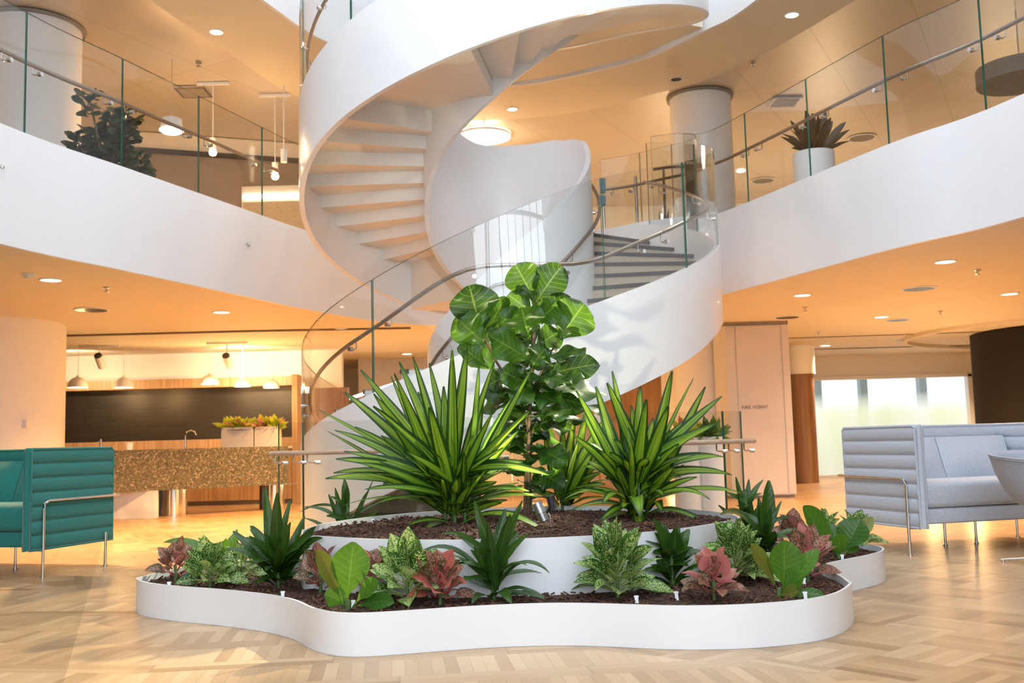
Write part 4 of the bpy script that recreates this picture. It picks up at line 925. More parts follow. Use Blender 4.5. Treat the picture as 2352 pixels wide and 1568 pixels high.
def soil(line, z, label, seed, nch, hole=None, zones=None):
    rnd = random.Random(seed); c = V((sum(p[0] for p in line) / len(line), sum(p[1] for p in line) / len(line)))
    sh = lambda p, k: c + (V(p) - c) * k
    ins = []
    n = len(line)
    for i in range(n):
        a = V(line[(i - 1) % n]); b = V(line[(i + 1) % n]); d = (b - a).normalized(); ins.append((line[i][0] - d.y * .009, line[i][1] + d.x * .009))
    mb = MB(); mb.ring(ins, [(c.x + (x - c.x) * 1.0, y) for x, y in growl(hole)], .002, z) if hole else mb.prism(ins, .18, z); o = mb.build('bark_mulch', SOIL); tag(o, label, 'mulch', kind='stuff')
    ch = MB(); k = 0; xs = [p[0] for p in line]; ys = [p[1] for p in line]
    while k < nch:
        x, y = rnd.uniform(min(xs), max(xs)), rnd.uniform(min(ys), max(ys))
        if not inside(x, y, line) or (hole and inside(x, y, hole)): continue
        if wd(x, y, line) < .035 or (hole and wd(x, y, hole) < .035): continue
        k += 1; l, w_, t_ = rnd.uniform(.008, .022), rnd.uniform(.003, .007), rnd.uniform(.002, .004); R_ = Matrix.Rotation(rnd.uniform(0, 6.3), 3, 'Z') @ Matrix.Rotation(rnd.uniform(-.6, .6), 3, 'X') @ Matrix.Rotation(rnd.uniform(-.7, .7), 3, 'Y')
        zz_ = z + rnd.uniform(0, .012) + .010 * sin(x * 9) * sin(y * 7)
        vs = [R_ @ V((a * l, b * w_, c_ * t_)) + V((x, y, zz_)) for c_ in (-1, 1) for b in (-1, 1) for a in (-1, 1)]
        ch.add(vs, [(0, 2, 3, 1), (4, 5, 7, 6), (0, 1, 5, 4), (2, 6, 7, 3), (0, 4, 6, 2), (1, 3, 7, 5)])
    ob = ch.build('bark_chips', BARK); tag(ob, label.replace('mulch', 'chips'), 'bark chips', kind='stuff')
# orientation: keep counter-clockwise so the soil stays inside the rim
def ccw(l): return l if sum(a[0] * b[1] - b[0] * a[1] for a, b in zip(l, l[1:] + l[:1])) > 0 else l[::-1]
lowline, upline = ccw(lowline), ccw(upline)
ringb = lowline
soil(lowline, .165, 'dark bark mulch filling the wavy low planter', 3, 3800, hole=upline)
soil(upline, HU - .035, 'dark bark mulch filling the raised oval planter', 4, 3000)

SZ, SU = .165, HU - .035
def base_on(px, py, z): p = Z(px, py, z); return (p.x, p.y, z)
# left variegated dracaena
b1 = base_on(1045, 1203, SU)
T1 = [(828, 849, .1, .02), (791, 900, .05, .04), (917, 831, .15, .02), (905, 858, -.25, .03, 1.35), (948, 818, .2, .02), (898, 864, .3, .02, .7), (986, 834, .2, .02, .8), (994, 857, .25, .02, .7), (1039, 804, -.2, .0, 1.25), (1072, 802, -.05, .0, 1.2), (1101, 831, .1, .02, .8), (1137, 828, .1, .03, .9), (1223, 845, -.05, .03, .9), (1217, 944, -.2, .06), (1176, 915, .15, .04), (1019, 887, .1, .0), (986, 935, -.45, -.02, 1.4), (858, 904, -.15, .03, 1.2), (857, 933, -.3, .02, 1.1), (730, 940, .1, .03, .5), (752, 990, .1, .03, .5), (768, 988, .05, .10), (790, 1037, -.1, .10), (771, 1054, -.2, .10), (766, 1086, .2, .15), (748, 1099, -.2, .12), (822, 1062, -.35, .12), (826, 1086, -.4, .14, 1.1), (838, 1124, -.4, .12), (863, 1156, -.4, .15), (933, 1038, -.5, .04, 1.3), (1086, 1000, -.45, .0, 1.2), (1201, 1061, -.15, .12, 1.1), (1262, 1091, -.3, .18, 1.0), (1214, 1128, -.3, .14), (1239, 1140, -.4, .14), (1262, 1230, -.42, .30, 1.0), (1192, 1118, -.1, .14), (1163, 1003, .1, .06), (1050, 1099, -.5, -.04, 1.1), (936, 1207, -.3, .15), (965, 1226, -.35, .15), (783, 1163, .1, .22, .6), (875, 1000, .1, .05), (930, 960, .1, .03), (1130, 950, -.3, .04), (1110, 900, .25, .02), (1190, 990, .2, .05), (880, 1110, .3, .1), (1160, 1080, .3, .12), (960, 900, .35, .0), (1060, 930, .3, .0), (815, 980, .2, .05), (845, 1045, -.05, .08)]
strap_plant('variegated_dracaena', 'huge spiky dracaena with lime-striped leaves in the raised planter, left of the fig tree', 'plant', b1, T1, L_VAR, .105, .34, 5, ((0, 0), (-.07, .05), (.07, .04), (-.03, .12)), stemh=.35, extra=75, reach=.62, hgt=.55)
b3 = base_on(1470, 1188, SU)
T3 = [(1323, 897, .0, .04), (1316, 1000, -.15, .10), (1298, 1145, -.15, .30), (1406, 852, .1, .02, .8), (1368, 888, .1, .03), (1394, 879, -.05, .03, 1.1), (1470, 888, .15, .0), (1484, 917, -.2, .0, 1.2), (1544, 852, -.05, .02, 1.1), (1535, 933, -.35, .0, 1.3), (1593, 868, .15, .05, .4), (1620, 888, .0, .04), (1658, 910, -.05, .05), (1644, 973, -.3, .06, 1.2), (1664, 1049, .1, .12), (1631, 1147, -.4, .30, 1.3), (1682, 1091, .05, .2), (1709, 1134, -.2, .18, 1.1), (1622, 1205, -.3, .3), (1472, 1185, -.5, .50, 1.4), (1520, 1175, -.45, .30, 1.2), (1354, 1227, -.45, .26, 1.2), (1385, 1158, -.45, .35, 1.0), (1381, 1195, -.35, .3), (1470, 1221, -.5, .20, 1.3), (1448, 1004, -.3, .02, 1.2), (1524, 1138, -.5, .15, .8), (1310, 1174, .1, .25), (1430, 1167, -.4, .2, 1.1), (1420, 960, .2, .02), (1500, 960, .2, 0), (1580, 960, .15, .03), (1350, 1060, .15, .1), (1610, 1040, .2, .08), (1400, 1040, -.2, .05), (1560, 1020, -.3, .04), (1450, 930, .3, 0), (1340, 950, .2, .05)]
strap_plant('variegated_dracaena', 'spiky dracaena with lime-striped arching leaves in the raised planter, right of the fig tree', 'plant', b3, T3, L_VAR, .115, .34, 8, ((0, 0), (-.06, .05), (.06, .05)), stemh=.33, extra=55, reach=.52, hgt=.5)
b4 = base_on(1292, 1172, SU)
T4 = [(1395, 955, .1, .03), (1380, 1000, -.1, .05), (1402, 1040, 0, .08), (1350, 930, .1, .02), (1320, 950, .1, .02), (1378, 1085, -.1, .15), (1335, 1120, -.2, .15), (1258, 1085, .1, .08), (1230, 1130, 0, .12), (1395, 1145, -.1, .2), (1300, 1150, -.25, .2), (1412, 980, .15, .04), (1250, 1000, .1, .02), (1290, 970, .15, 0), (1360, 1040, -.15, .05), (1400, 1100, .1, .12), (1330, 1010, -.1, .02)]
strap_plant('variegated_dracaena', 'smaller striped dracaena standing behind the fig trunk, between the two larger ones', 'plant', b4, T4, L_VAR, .10, .2, 11, ((0, 0), (.05, .04)), stemh=.2, extra=30, reach=.42, hgt=.42)

# fiddle leaf fig
fb = V(base_on(1213, 1178, SU)); FY = fb.y
t = thing('fiddle_leaf_fig', 'tall fiddle leaf fig tree with big veined leaves in the middle of the raised planter', 'tree', fb, world=True)
tk = MB()
trunk(tk, [fb + V((0, 0, -.03)), P(1214, 1080, FY), P(1216, 960, FY), P(1222, 860, FY), P(1226, 760, FY), P(1229, 680, FY)], .015)
trunk(tk, [fb + V((-.03, .02, -.03)), P(1208, 1090, FY), P(1212, 980, FY + .02), P(1185, 900, FY), P(1140, 830, FY), P(1112, 770, FY)], .012)
trunk(tk, [P(1219, 900, FY), P(1250, 840, FY + .03), P(1278, 785, FY + .02)], .009); trunk(tk, [fb + V((.03, .04, -.03)), P(1218, 1100, FY + .05), P(1222, 1000, FY + .06), P(1240, 930, FY + .08)], .010)
tk.build('trunk', STEM, t, smooth=True)
FL = [(1228, 692, 1184, 608, 66, -.05, -.1), (1229, 697, 1291, 611, 62, -.05, .15), (1226, 705, 1226, 626, 34, .12, 0), (1225, 720, 1167, 676, 48, .0, -.3), (1108, 772, 1078, 655, 86, -.12, .1), (1114, 768, 1163, 682, 46, -.05, .9), (1118, 795, 1046, 728, 64, -.12, -.2), (1214, 778, 1198, 706, 96, -.28, 0), (1280, 786, 1342, 698, 92, -.10, .1), (1275, 775, 1360, 722, 44, .1, .4), (1226, 832, 1120, 768, 66, -.2, .1), (1228, 828, 1346, 806, 44, -.15, .2), (1234, 745, 1315, 688, 60, -.02, .5), (1220, 765, 1145, 726, 54, -.1, -.3), (1122, 845, 1054, 792, 42, -.1, .1), (1140, 850, 1080, 795, 54, .08, -.2), (1226, 890, 1152, 852, 52, -.15, 0), (1230, 880, 1342, 868, 48, -.1, .2), (1232, 868, 1376, 836, 50, .15, .2), (1222, 935, 1310, 952, 70, -.2, .1), (1222, 965, 1318, 990, 56, .0, .2), (1222, 1022, 1300, 1062, 60, -.15, 0), (1220, 1075, 1298, 1118, 58, -.1, .1), (1210, 905, 1105, 905, 56, .05, 0), (1208, 895, 1098, 950, 50, .12, 0), (1225, 895, 1392, 905, 66, .22, 0), (1226, 925, 1385, 942, 60, .25, .1), (1212, 960, 1135, 1000, 50, .12, 0), (1200, 850, 1120, 885, 56, .1, 0), (1226, 860, 1310, 880, 52, -.25, 0), (1227, 740, 1280, 700, 50, -.2, 0), (1226, 800, 1290, 760, 50, .05, 0), (1226, 810, 1160, 790, 56, .12, 0), (1224, 1000, 1172, 1040, 44, .1, 0), (1218, 850, 1252, 800, 48, -.1, .1), (1215, 870, 1190, 930, 48, -.15, 0), (1225, 900, 1280, 925, 56, -.2, 0), (1226, 720, 1256, 668, 44, .1, .2), (1228, 800, 1200, 740, 50, .1, 0), (1230, 900, 1340, 930, 60, .1, .1), (1230, 880, 1300, 850, 50, .15, .1), (1226, 950, 1350, 965, 50, .3, .1), (1222, 985, 1290, 1020, 48, .12, 0), (1216, 930, 1160, 960, 46, .0, 0), (1238, 770, 1300, 830, 52, .1, .1), (1110, 800, 1135, 720, 44, .12, 0)]
fo = Foliage(); rnd = random.Random(21)
for i, (bx, by, tx, ty, wd, dy, fx) in enumerate(FL):
    B = P(bx, by, FY + dy * .2); T_ = P(tx, ty, FY + dy); up_l = (T_.z > B.z + .1)
    face = V((fx + rnd.uniform(-.15, .15), -.95, .25)) if up_l else V((fx * .5, -.55, .8))
    fo.leaf(B, T_, wd * FY / 2350 * 1.2, rnd.uniform(.0, .08), face, 'fiddle', fold=.16, wave=.24, rnd=rnd, n=16, curl=.12, petiole=.08)
for k in range(78):
    zc = rnd.uniform(.45, 1.62) if k < 46 else rnd.uniform(.12, .95); a = rnd.uniform(-.2, pi + .2) if rnd.random() < .6 else rnd.uniform(0, 2 * pi); L = rnd.uniform(.14, .26); c_ = V((fb.x + .02 * sin(zc * 5), FY, fb.z + zc * .86))
    if zc > 1.3: L *= .7
    T_ = c_ + V((cos(a) * L, sin(a) * L, rnd.uniform(-.08, .12))); fo.leaf(c_, T_, L * .70, .12, V((cos(a) * .3, -.3 + sin(a) * .3, .9)), 'fiddle', fold=.16, wave=.1, rnd=rnd, n=10, petiole=.1)
fo.build('foliage', L_FIG, t, smooth=True)

# garden spotlight in the soil, aimed up at the fig
p = V(base_on(1248, 1208, SU)); t = thing('garden_spotlight', 'small ribbed aluminium spotlight in the raised planter at the foot of the fig', 'spotlight', p, world=True)
a = V((p.x + .01, p.y, SU + .03)); b = a + V((-.045, .03, .115)); ax = (b - a)
ALU = mat('cast_aluminium', (.42, .43, .44), .35, .9, noise=(30, .05))
MB().tube([a + ax * .45, a + ax * 1.0], .034, 24).tube([a + ax * 1.0, a + ax * 1.03], [.036, .036], 24).build('spot_head', ALU, t, smooth=True)
rb = MB()
for k in range(7): rb.tube([a + ax * (.02 + k * .06), a + ax * (.05 + k * .06)], .033, 24)
rb.tube([a, a + ax * .46], .024, 20); rb.build('cooling_ribs', ALU, t, smooth=True)
MB().tube([a + ax * 1.031, a + ax * 1.036], .031, 24).build('lens', LAMPD, t)
MB().tube([p + V((.045, -.01, -.02)), p + V((.045, -.01, .07)), p + V((.036, -.005, .085))], .006, 8).build('bracket', ALU, t, smooth=True)
sl = lamp('SPOT', 'fig_spot_lamp', b + ax * .12, 170, (1.0, .93, .58), .02, spot_size=radians(84), spot_blend=.5)
sl.rotation_euler = (V((P(1222, 800, FY - .05) - b))).to_track_quat('-Z', 'Y').to_euler()
# second hidden fitting behind the foliage (the photo shows the fig lit from behind)
q = V((fb.x + .20, fb.y + .10, SU)); t = thing('garden_spotlight', 'small aluminium spotlight behind the fig trunk, hidden by leaves', 'spotlight', q, world=True)
MB().tube([q + V((0, 0, .03)), q + V((-.02, -.02, .13))], .034, 24).build('spot_head', ALU, t, smooth=True); MB().tube([q + V((0, 0, -.02)), q + V((0, 0, .035))], .006, 8).build('bracket', ALU, t)
sl = lamp('SPOT', 'rear_spot_lamp', q + V((-.025, -.025, 0.16)), 60, (1.0, .92, .62), .02, spot_size=radians(75), spot_blend=.5)
sl.rotation_euler = (V((fb.x - .05, fb.y - .1, 1.8)) - q).to_track_quat('-Z', 'Y').to_euler()

# dark strap leaved dracaenas in the low planter
def dark(label, bpx, bpy, tips, seed, w=.085, extra=22, reach=.28, hgt=.3, z=SZ, crown=.2, m=L_DARK, stems=((0, 0),)):
    return strap_plant('dark_dracaena', label, 'plant', (*bpx, z) if bpy is None else base_on(bpx, bpy, z), tips, m, w, crown, seed, stems, stemh=crown + .02, extra=extra, reach=reach, hgt=hgt)
dark('tall dark green dracaena in the left lobe of the low planter, nearest the stair guard', 640, 1352, [(609, 1121, 0, .0, 1.1), (637, 1131, -.05, 0, 1.2), (667, 1148, .1, .02, .7), (668, 1200, -.15, 0, 1.3), (725, 1210, .05, .2), (720, 1228, -.1, .2, 1.1), (728, 1300, -.1, .2, .7), (722, 1320, 0, .15, .7), (560, 1235, 0, .12), (520, 1260, -.05, .15), (575, 1300, -.2, .25, .9), (560, 1345, -.15, .3), (690, 1330, -.2, .2, .8), (600, 1230, .15, .0, 1.2), (700, 1185, .1, .05, .9), (640, 1250, -.25, 0, 1.1), (590, 1340, -.2, .2, 1.1), (690, 1260, -.1, .1), (535, 1220, .1, .1), (575, 1215, 0, .15), (740, 1235, -.05, .3, .9), (555, 1270, -.1, .3), (700, 1290, -.15, .3), (610, 1310, -.2, .3, 1.1)], 31, extra=30, reach=.34)
dark('dark dracaena with arching drooping leaves in front of the raised planter', 1135, 1378, [(1090, 1150, 0, .0, .9), (1172, 1180, -.1, .05, 1.0), (1200, 1150, -.05, .04, .8), (1014, 1226, -.1, .35, .5), (960, 1272, .0, .5, .5), (975, 1290, -.1, .45, .8), (1262, 1316, -.15, .6, 1.0), (1210, 1298, -.15, .3, 1.0), (1244, 1316, 0, .2, .7), (1243, 1366, -.1, .25, .7), (1272, 1385, -.05, .3, .7), (1230, 1370, -.2, .2, .6), (1035, 1300, -.1, .25, .8), (1050, 1340, -.15, .2, .9), (1085, 1385, -.2, .35, 1.1), (1175, 1385, -.2, .4, 1.0), (1100, 1260, -.2, .05, 1.1), (1190, 1218, .1, .1, 1.0), (1120, 1200, -.15, 0, 1.0), (1215, 1225, 0, .15, .9), (1060, 1235, .1, .12, .8)], 33, extra=16, reach=.25, w=.08, crown=.26)
dark('dark green dracaena just right of the speckled plant, before the raised planter', 1545, 1345, [(1500, 1190, 0, 0, 1.1), (1552, 1215, -.05, 0, 1.5), (1583, 1215, .05, .1, 1.0), (1480, 1310, -.1, .3, .8), (1500, 1270, 0, .15, .9), (1600, 1270, 0, .12), (1580, 1300, -.15, .1), (1450, 1360, -.1, .3, 1.2), (1500, 1365, -.15, .3, 1.4), (1675, 1310, -.1, .4, .8), (1620, 1340, -.1, .2), (1530, 1260, -.15, 0, 1.1), (1565, 1245, .1, 0, 1.2)], 35, extra=18, w=.10, reach=.26)
dark('dark upright dracaena at the right end of the raised planter', 1757, 1285, [(1766, 1103, 0, 0, 1.5), (1742, 1140, .05, 0, .8), (1780, 1165, 0, 0, 1.0), (1795, 1150, .1, .1, .5), (1815, 1188, .1, .25, .5), (1690, 1175, .05, .15), (1655, 1182, .0, .2, 1.1), (1710, 1225, -.1, .1, 1.1), (1865, 1225, 0, .3, .9), (1810, 1235, -.1, .2, 1.1), (1735, 1260, -.15, .1, 1.2), (1830, 1250, 0, .15), (1780, 1220, -.15, 0, 1.2), (1850, 1290, -.1, .3)], 37, extra=24, w=.09, reach=.27)
dark('small dark dracaena behind the raised planter at left', (-1.33, 8.15), None, [(770, 1120, 0, 0, .9), (785, 1135, .1, 0, .6), (696, 1165, 0, .25, .5), (700, 1190, 0, .2, .6), (690, 1175, .1, .3, .4), (842, 1130, 0, .1, .6), (858, 1100, .1, .05, .4), (870, 1170, -.05, .12, .9), (750, 1185, -.1, .15, .8), (905, 1190, -.1, .12, .6), (755, 1135, 0, 0, .9)], 39, extra=16, w=.075, reach=.3, crown=.42, hgt=.35)
dark('small dark dracaena behind the raised planter at right', (1.72, 7.75), None, [(1690, 1095, 0, 0, 1.0), (1720, 1100, .05, .02, .6), (1740, 1125, 0, .1, .5), (1665, 1130, 0, .1, .8), (1650, 1160, 0, .1), (1725, 1150, -.05, .1), (1745, 1175, 0, .2, .5)], 41, extra=14, w=.075, reach=.25, crown=.42, hgt=.3)

# broad paddle leaved plants
def broad(label, bpx, bpy, leaves, seed, kind='paddle', face=(-.85, .4)):
    rnd = random.Random(seed); b = V(base_on(bpx, bpy, SZ)); t = thing('broad_leaf_plant', label, 'plant', b, world=True); fo = Foliage()
    for tx, ty, dy, wd, fx, mi, sg in leaves:
        fo.leaf(b + V((rnd.uniform(-.02, .02), rnd.uniform(-.01, .03), 0)), P(tx, ty, b.y + dy), wd * b.y / 2350, sg, (fx, *face), kind, fold=.22, wave=.035, rnd=rnd, n=16, petiole=.16, mi=mi)
    fo.build('foliage', [L_BIG, L_BIGY], t, smooth=True)
    MB().tube([b - V((0, 0, .02)), b + V((0, 0, .05))], .014, 8).build('stem', GSTEM, t, smooth=True); return t
broad('plant with one tall upright paddle leaf at the front left of the low planter', 798, 1400, [(812, 1244, -.05, 82, .0, 0, 0), (728, 1262, -.1, 44, .7, 1, .02), (870, 1335, -.1, 40, -.3, 0, .15), (745, 1365, -.05, 44, 0, 0, .2), (905, 1385, -.1, 40, 0, 0, .15), (770, 1300, .1, 40, .2, 0, .0)], 51)
broad('broad leaf plant with a wide olive leaf at the front right of the low planter', 1790, 1372, [(1802, 1240, -.03, 78, .2, 0, 0), (1724, 1248, -.08, 42, .8, 1, .02), (1880, 1262, 0, 40, -.6, 0, .05), (1850, 1318, -.1, 44, -.3, 0, .15), (1838, 1355, -.1, 30, 0, 1, .1), (1896, 1368, -.05, 26, 0, 0, .12)], 52)
broad('broad leaf plant with glossy upright leaves in the far right lobe of the low planter', 1928, 1282, [(1845, 1162, -.02, 62, .3, 0, 0), (1976, 1190, .0, 66, -.4, 0, .0), (2005, 1188, .05, 34, -.8, 1, .05), (1925, 1225, -.12, 40, .0, 0, .02), (1900, 1200, .1, 44, .2, 0, 0), (1960, 1240, .05, 44, -.3, 0, .05)], 53)
broad('plant with a long leaf reaching left over the left lobe of the low planter', 510, 1322, [(375, 1245, -.05, 40, .1, 0, .32), (470, 1290, -.1, 46, .2, 0, .25), (545, 1215, .1, 40, 0, 0, 0), (430, 1290, .05, 44, .2, 0, .2), (600, 1240, 0, 40, -.2, 0, .1), (560, 1290, -.1, 46, -.2, 0, .1), (520, 1235, .0, 46, .1, 0, .05), (585, 1265, .05, 44, -.1, 0, .1), (455, 1235, .08, 40, .1, 0, .2), (410, 1270, .05, 36, .1, 0, .28), (560, 1330, -.15, 42, 0, 0, .2)], 54, 'ovate', (-.5, .85))

def agl(kind, label, bpx, bpy, n, L, w, seed, **k):
    mt = {'silver': L_AGL, 'rose': L_AGR, 'pink': L_PNK, 'coral': L_COR}[kind]; nm = {'silver': 'speckled_aglaonema', 'rose': 'rose_aglaonema', 'pink': 'pink_aglaonema', 'coral': 'coral_aglaonema'}[kind]
    return rosette(nm, label, 'plant', base_on(bpx, bpy, SZ), int(n * 1.35), L, w * 1.05, mt, seed, **k)
agl('rose', 'rose speckled aglaonema at the tip of the left lobe', 402, 1335, 13, .19, .085, 61)
agl('silver', 'speckled lime aglaonema beside the rose one at the left tip', 482, 1352, 24, .20, .085, 62, face=(0, -.7, .7))
agl('silver', 'lone speckled aglaonema before the raised planter, right of the drooping dracaena', 1418, 1372, 34, .27, .095, 63, tall=1.1)
agl('silver', 'speckled aglaonema behind the coral one, left of the drooping dracaena', 935, 1385, 24, .24, .095, 64, tall=1.1)
agl('coral', 'coral red leaved aglaonema left of the drooping dracaena', 1010, 1388, 22, .19, .085, 65, mats2=L_AGR, p2=.62)
agl('rose', 'rose speckled aglaonema behind the tall paddle leaf, on its left', 735, 1362, 12, .19, .09, 66)
agl('rose', 'dull rose aglaonema behind the tall paddle leaf, on its right', 850, 1370, 12, .18, .09, 67)
agl('pink', 'low pink leaved aglaonema at the front right rim', 1640, 1378, 20, .18, .082, 68, mats2=L_AGR, p2=.6)
agl('silver', 'bushy speckled aglaonema behind the front pink one', 1692, 1335, 40, .25, .095, 69, tall=1.0)
agl('pink', 'pink leaved aglaonema behind the wide olive leaf', 1855, 1335, 14, .22, .085, 70, mats2=L_AGR, p2=.5, tall=1.1)
agl('rose', 'rose aglaonema between the upright dracaena and the far right lobe', 1822, 1270, 14, .20, .09, 71, mats2=L_PNK, p2=.3)
agl('silver', 'speckled aglaonema at the back of the far right lobe, right side', 1968, 1262, 18, .19, .08, 72)
agl('silver', 'speckled aglaonema at the back of the far right lobe, left side', 1888, 1258, 18, .20, .08, 73)
agl('silver', 'small speckled aglaonema low between the dark dracaena and the left rim', 555, 1338, 12, .17, .08, 74)

# white plant tags and a sensor cap
def tagp(px, py, z, label):
    p = V(base_on(px, py + 8, z)); t = MB().box((-.009, -.001, -.03), (.009, .001, .035)).box((-.012, -.0015, .035), (.012, .0015, .045)).build('plant_tag', WHITE); t.location = p; t.rotation_euler = (radians(-12), 0, radians(px % 30 - 15)); tag(t, label, 'plant tag', group='white plant tags in the low planter')
for a in ((649, 1368, SZ, 'white plant tag at the foot of the tall dark dracaena in the left lobe'), (810, 1390, SZ, 'white plant tag under the tall paddle leaf'), (1463, 1380, SZ, 'white plant tag right of the lone speckled plant'), (1555, 1370, SZ, 'white plant tag left of the front pink plant'), (1851, 1371, SZ, 'white plant tag at the right rim of the low planter'), (1848, 1338, SZ, 'white plant tag behind the wide olive leaf'), (1936, 1281, SZ, 'white plant tag in the far right lobe'), (388, 1345, SZ, 'white plant tag at the left tip of the planter')): tagp(*a)
p = base_on(856, 1196, SU + .012); tag(MB().lathe([(0, -.02), (.017, -.02), (.017, .012), (0, .014)], n=20).build('sensor_cap', WHITE, smooth=True, loc=p), 'round white cap lying on the bark left of the big dracaena', 'cap')

# ------------------------------------------------------------------ seating
def sofa(label, matf, matd, org, rz, L, mirror, seed):
    """local frame: x along the front from the visible side panel (sign s), y backwards"""
    s = -1 if mirror else 1; t = thing('sofa', label, 'sofa', (org[0], org[1], 0), rz); D, z0, z1, th = 1.0, .225, 1.045, .075
    def quilt(mb, a, b, z0, z1, n, nrm, th):     # upright panel with horizontal padded channels, from plan point a to b
        a, b = V((*a, 0)), V((*b, 0)); nn = V((*nrm, 0)); m = 12; K = n * 8; rows = []
        for side in (1, -1):
            rw = []
            for i in range(K + 1):
                q = i / K * n; f = q - math.floor(q); bul = (max(0, sin(pi * f)) ** .45) * .020; z = z0 + (z1 - z0) * i / K
                rw.append([a.lerp(b, j / m) + nn * side * (th / 2 + bul - .012) + V((0, 0, z)) for j in range(m + 1)])
            rows.append(rw)
        for rw in rows: mb.grid(rw)
        A, Bk = rows
        mb.grid([[p, q] for p, q in zip(A[-1], Bk[-1])]); mb.grid([[p, q] for p, q in zip(A[0], Bk[0])])
        mb.grid([[r[0], q[0]] for r, q in zip(A, Bk)]); mb.grid([[r[-1], q[-1]] for r, q in zip(A, Bk)])
    def panel(name, a, b, nrm):
        q = MB(); quilt(q, a, b, z0, z1, 7, nrm, th); o = q.build(name, matf, t, smooth=True, angle=65)
        a3, b3 = V((*a, 0)), V((*b, 0)); nn = V((*nrm, 0)); pp = MB()
        for sd in (1, -1):
            off = nn * sd * th * .45; ring = [a3 + off + V((0, 0, z0)), a3 + off + V((0, 0, z1 - .02)), a3 + off + (b3 - a3).normalized() * .02 + V((0, 0, z1)), b3 + off - (b3 - a3).normalized() * .02 + V((0, 0, z1)), b3 + off + V((0, 0, z1 - .02)), b3 + off + V((0, 0, z0))]
            pp.tube(ring, .012, 8, closed=True)
        pp.tube([a3 + V((0, 0, z0)), a3 + V((0, 0, z1))], .024, 10).tube([b3 + V((0, 0, z0)), b3 + V((0, 0, z1))], .024, 10); pp.build('piping', matd if False else matf, o, smooth=True); return o
    panel('side_panel', (s * .0, 0), (s * .0, D), (1, 0)); panel('side_panel', (s * L, 0), (s * L, D), (1, 0)); panel('back_panel', (s * .03, D), (s * (L - .03), D), (0, 1))
    X = lambda a, b: (min(s * a, s * b), max(s * a, s * b))
    x0, x1 = X(.05, L - .05)
    MB().box((x0, .06, z0 + .02), (x1, D - .05, .37)).build('seat_base', matf, t, bevel=.02)
    MB().box((x0, .04, .375), (x1, D - .26, .585)).build('seat_cushion', matf, t, bevel=.045)
    for k in range(2):
        c0, c1_ = X(.06 + k * (L - .12) / 2, .06 + (k + 1) * (L - .12) / 2 - .01); mb = MB()
        rows = []
        for i in range(13):
            q = i / 12; rows.append([(c0 + (c1_ - c0) * j / 10, D - .30 + q * .13 - .05 * sin(pi * q) * (1 - (abs(j - 5) / 5) ** 4), .585 + q * .36) for j in range(11)])
        mb.grid(rows); mb.grid([[(x, D - .045, z) for x, y, z in r] for r in rows]); mb.grid([rows[-1], [(x, D - .045, z) for x, y, z in rows[-1]]]); mb.grid([[r[0], (r[0][0], D - .045, r[0][2])] for r in rows]); mb.grid([[r[-1], (r[-1][0], D - .045, r[-1][2])] for r in rows])
        cu = mb.build('back_cushion', matf, t, smooth=True, angle=50)
        if k == 0:
            e = V((c0 + (c1_ - c0) * .28, D - .31, .62)); sm_ = MB().tube([e, e + V((-.03 * s, .04, .13)), e + V((-.06 * s, .11, .27))], .004, 6); sm_.build('zip_seam', matd, cu)
    for a in (0, L):
        e = 1 if a else -1; xx = s * (a + e * .06); f = MB()
        f.tube([(xx, .12, .0), (xx, .12, .56), (xx, .135, .60), (xx, .175, .62), (xx, D - .05, .62), (xx, D + .06, .62), (xx - s * e * .05, D + .085, .62)], .0125, 12).tube([(xx, D - .12, .0), (xx, D - .12, .30)], .0125, 10).tube([(xx, .12, .22), (xx - s * e * .12, .12, .22)], .012, 8)
        fr_ = f.build('steel_frame', CHROME, t, smooth=True); MB().lathe([(0, .0), (.024, .0), (.024, .008), (0, .012)], (xx, .12, .0005), 16).lathe([(0, .0), (.024, .0), (.024, .008), (0, .012)], (xx, D - .12, .0005), 16).build('foot_glide', STEEL, fr_)
    for q in (.42, .62):
        lg = MB().tube([(s * L * q, .62, .001), (s * L * q, .62, .26)], .0125, 10).lathe([(0, .0), (.022, .0), (.022, .008), (0, .01)], (s * L * q, .62, .001), 16).build('leg', CHROME, t, smooth=True)
    return t
sofa('pale grey two-seat sofa with quilted high sides, right of the planter', GREY, GREYD, (3.275, 8.34), radians(16), 1.62, False, 1)
sofa('teal green sofa with quilted high sides, cut by the left frame edge', TEAL, TEALD, (-3.985, 8.42), radians(-17), 1.62, True, 2)
# tub chair
t = thing('tub_chair', 'blue-grey upholstered tub chair on a steel star base, cut by the right frame edge', 'chair', (3.93, 7.62, 0), radians(25))
rows = []; NA = 48
for a_ in range(NA):
    a = 2 * pi * a_ / NA; hb = .80 if False else .70 + .075 * (0.5 + .5 * sin(a))
    pr = [(.02, .405), (.12, .41), (.21, .45), (.29, .55), (.345, .68), (.375, hb + .04), (.385, hb + .055), (.37, hb + .06), (.34, hb + .03), (.30, .68), (.25, .57), (.17, .50), (.02, .49)]
    rows.append([(r * cos(a) * 1.1, r * sin(a), z) for r, z in pr])
MB().grid(rows, closev=True).build('seat_shell', TUBG, t, smooth=True, angle=80)
MB().tube([rows[k][5] for k in range(NA)], .006, 6, closed=True).build('rim_piping', GREYD, t)
MB().lathe([(0, .385), (.14, .385), (.16, .404), (0, .404)], n=24).build('seat_plate', RAILWOOD, t, smooth=True)
MB().tube([(0, 0, .05), (0, 0, .39)], .022, 16).build('pedestal', CHROME, t, smooth=True)
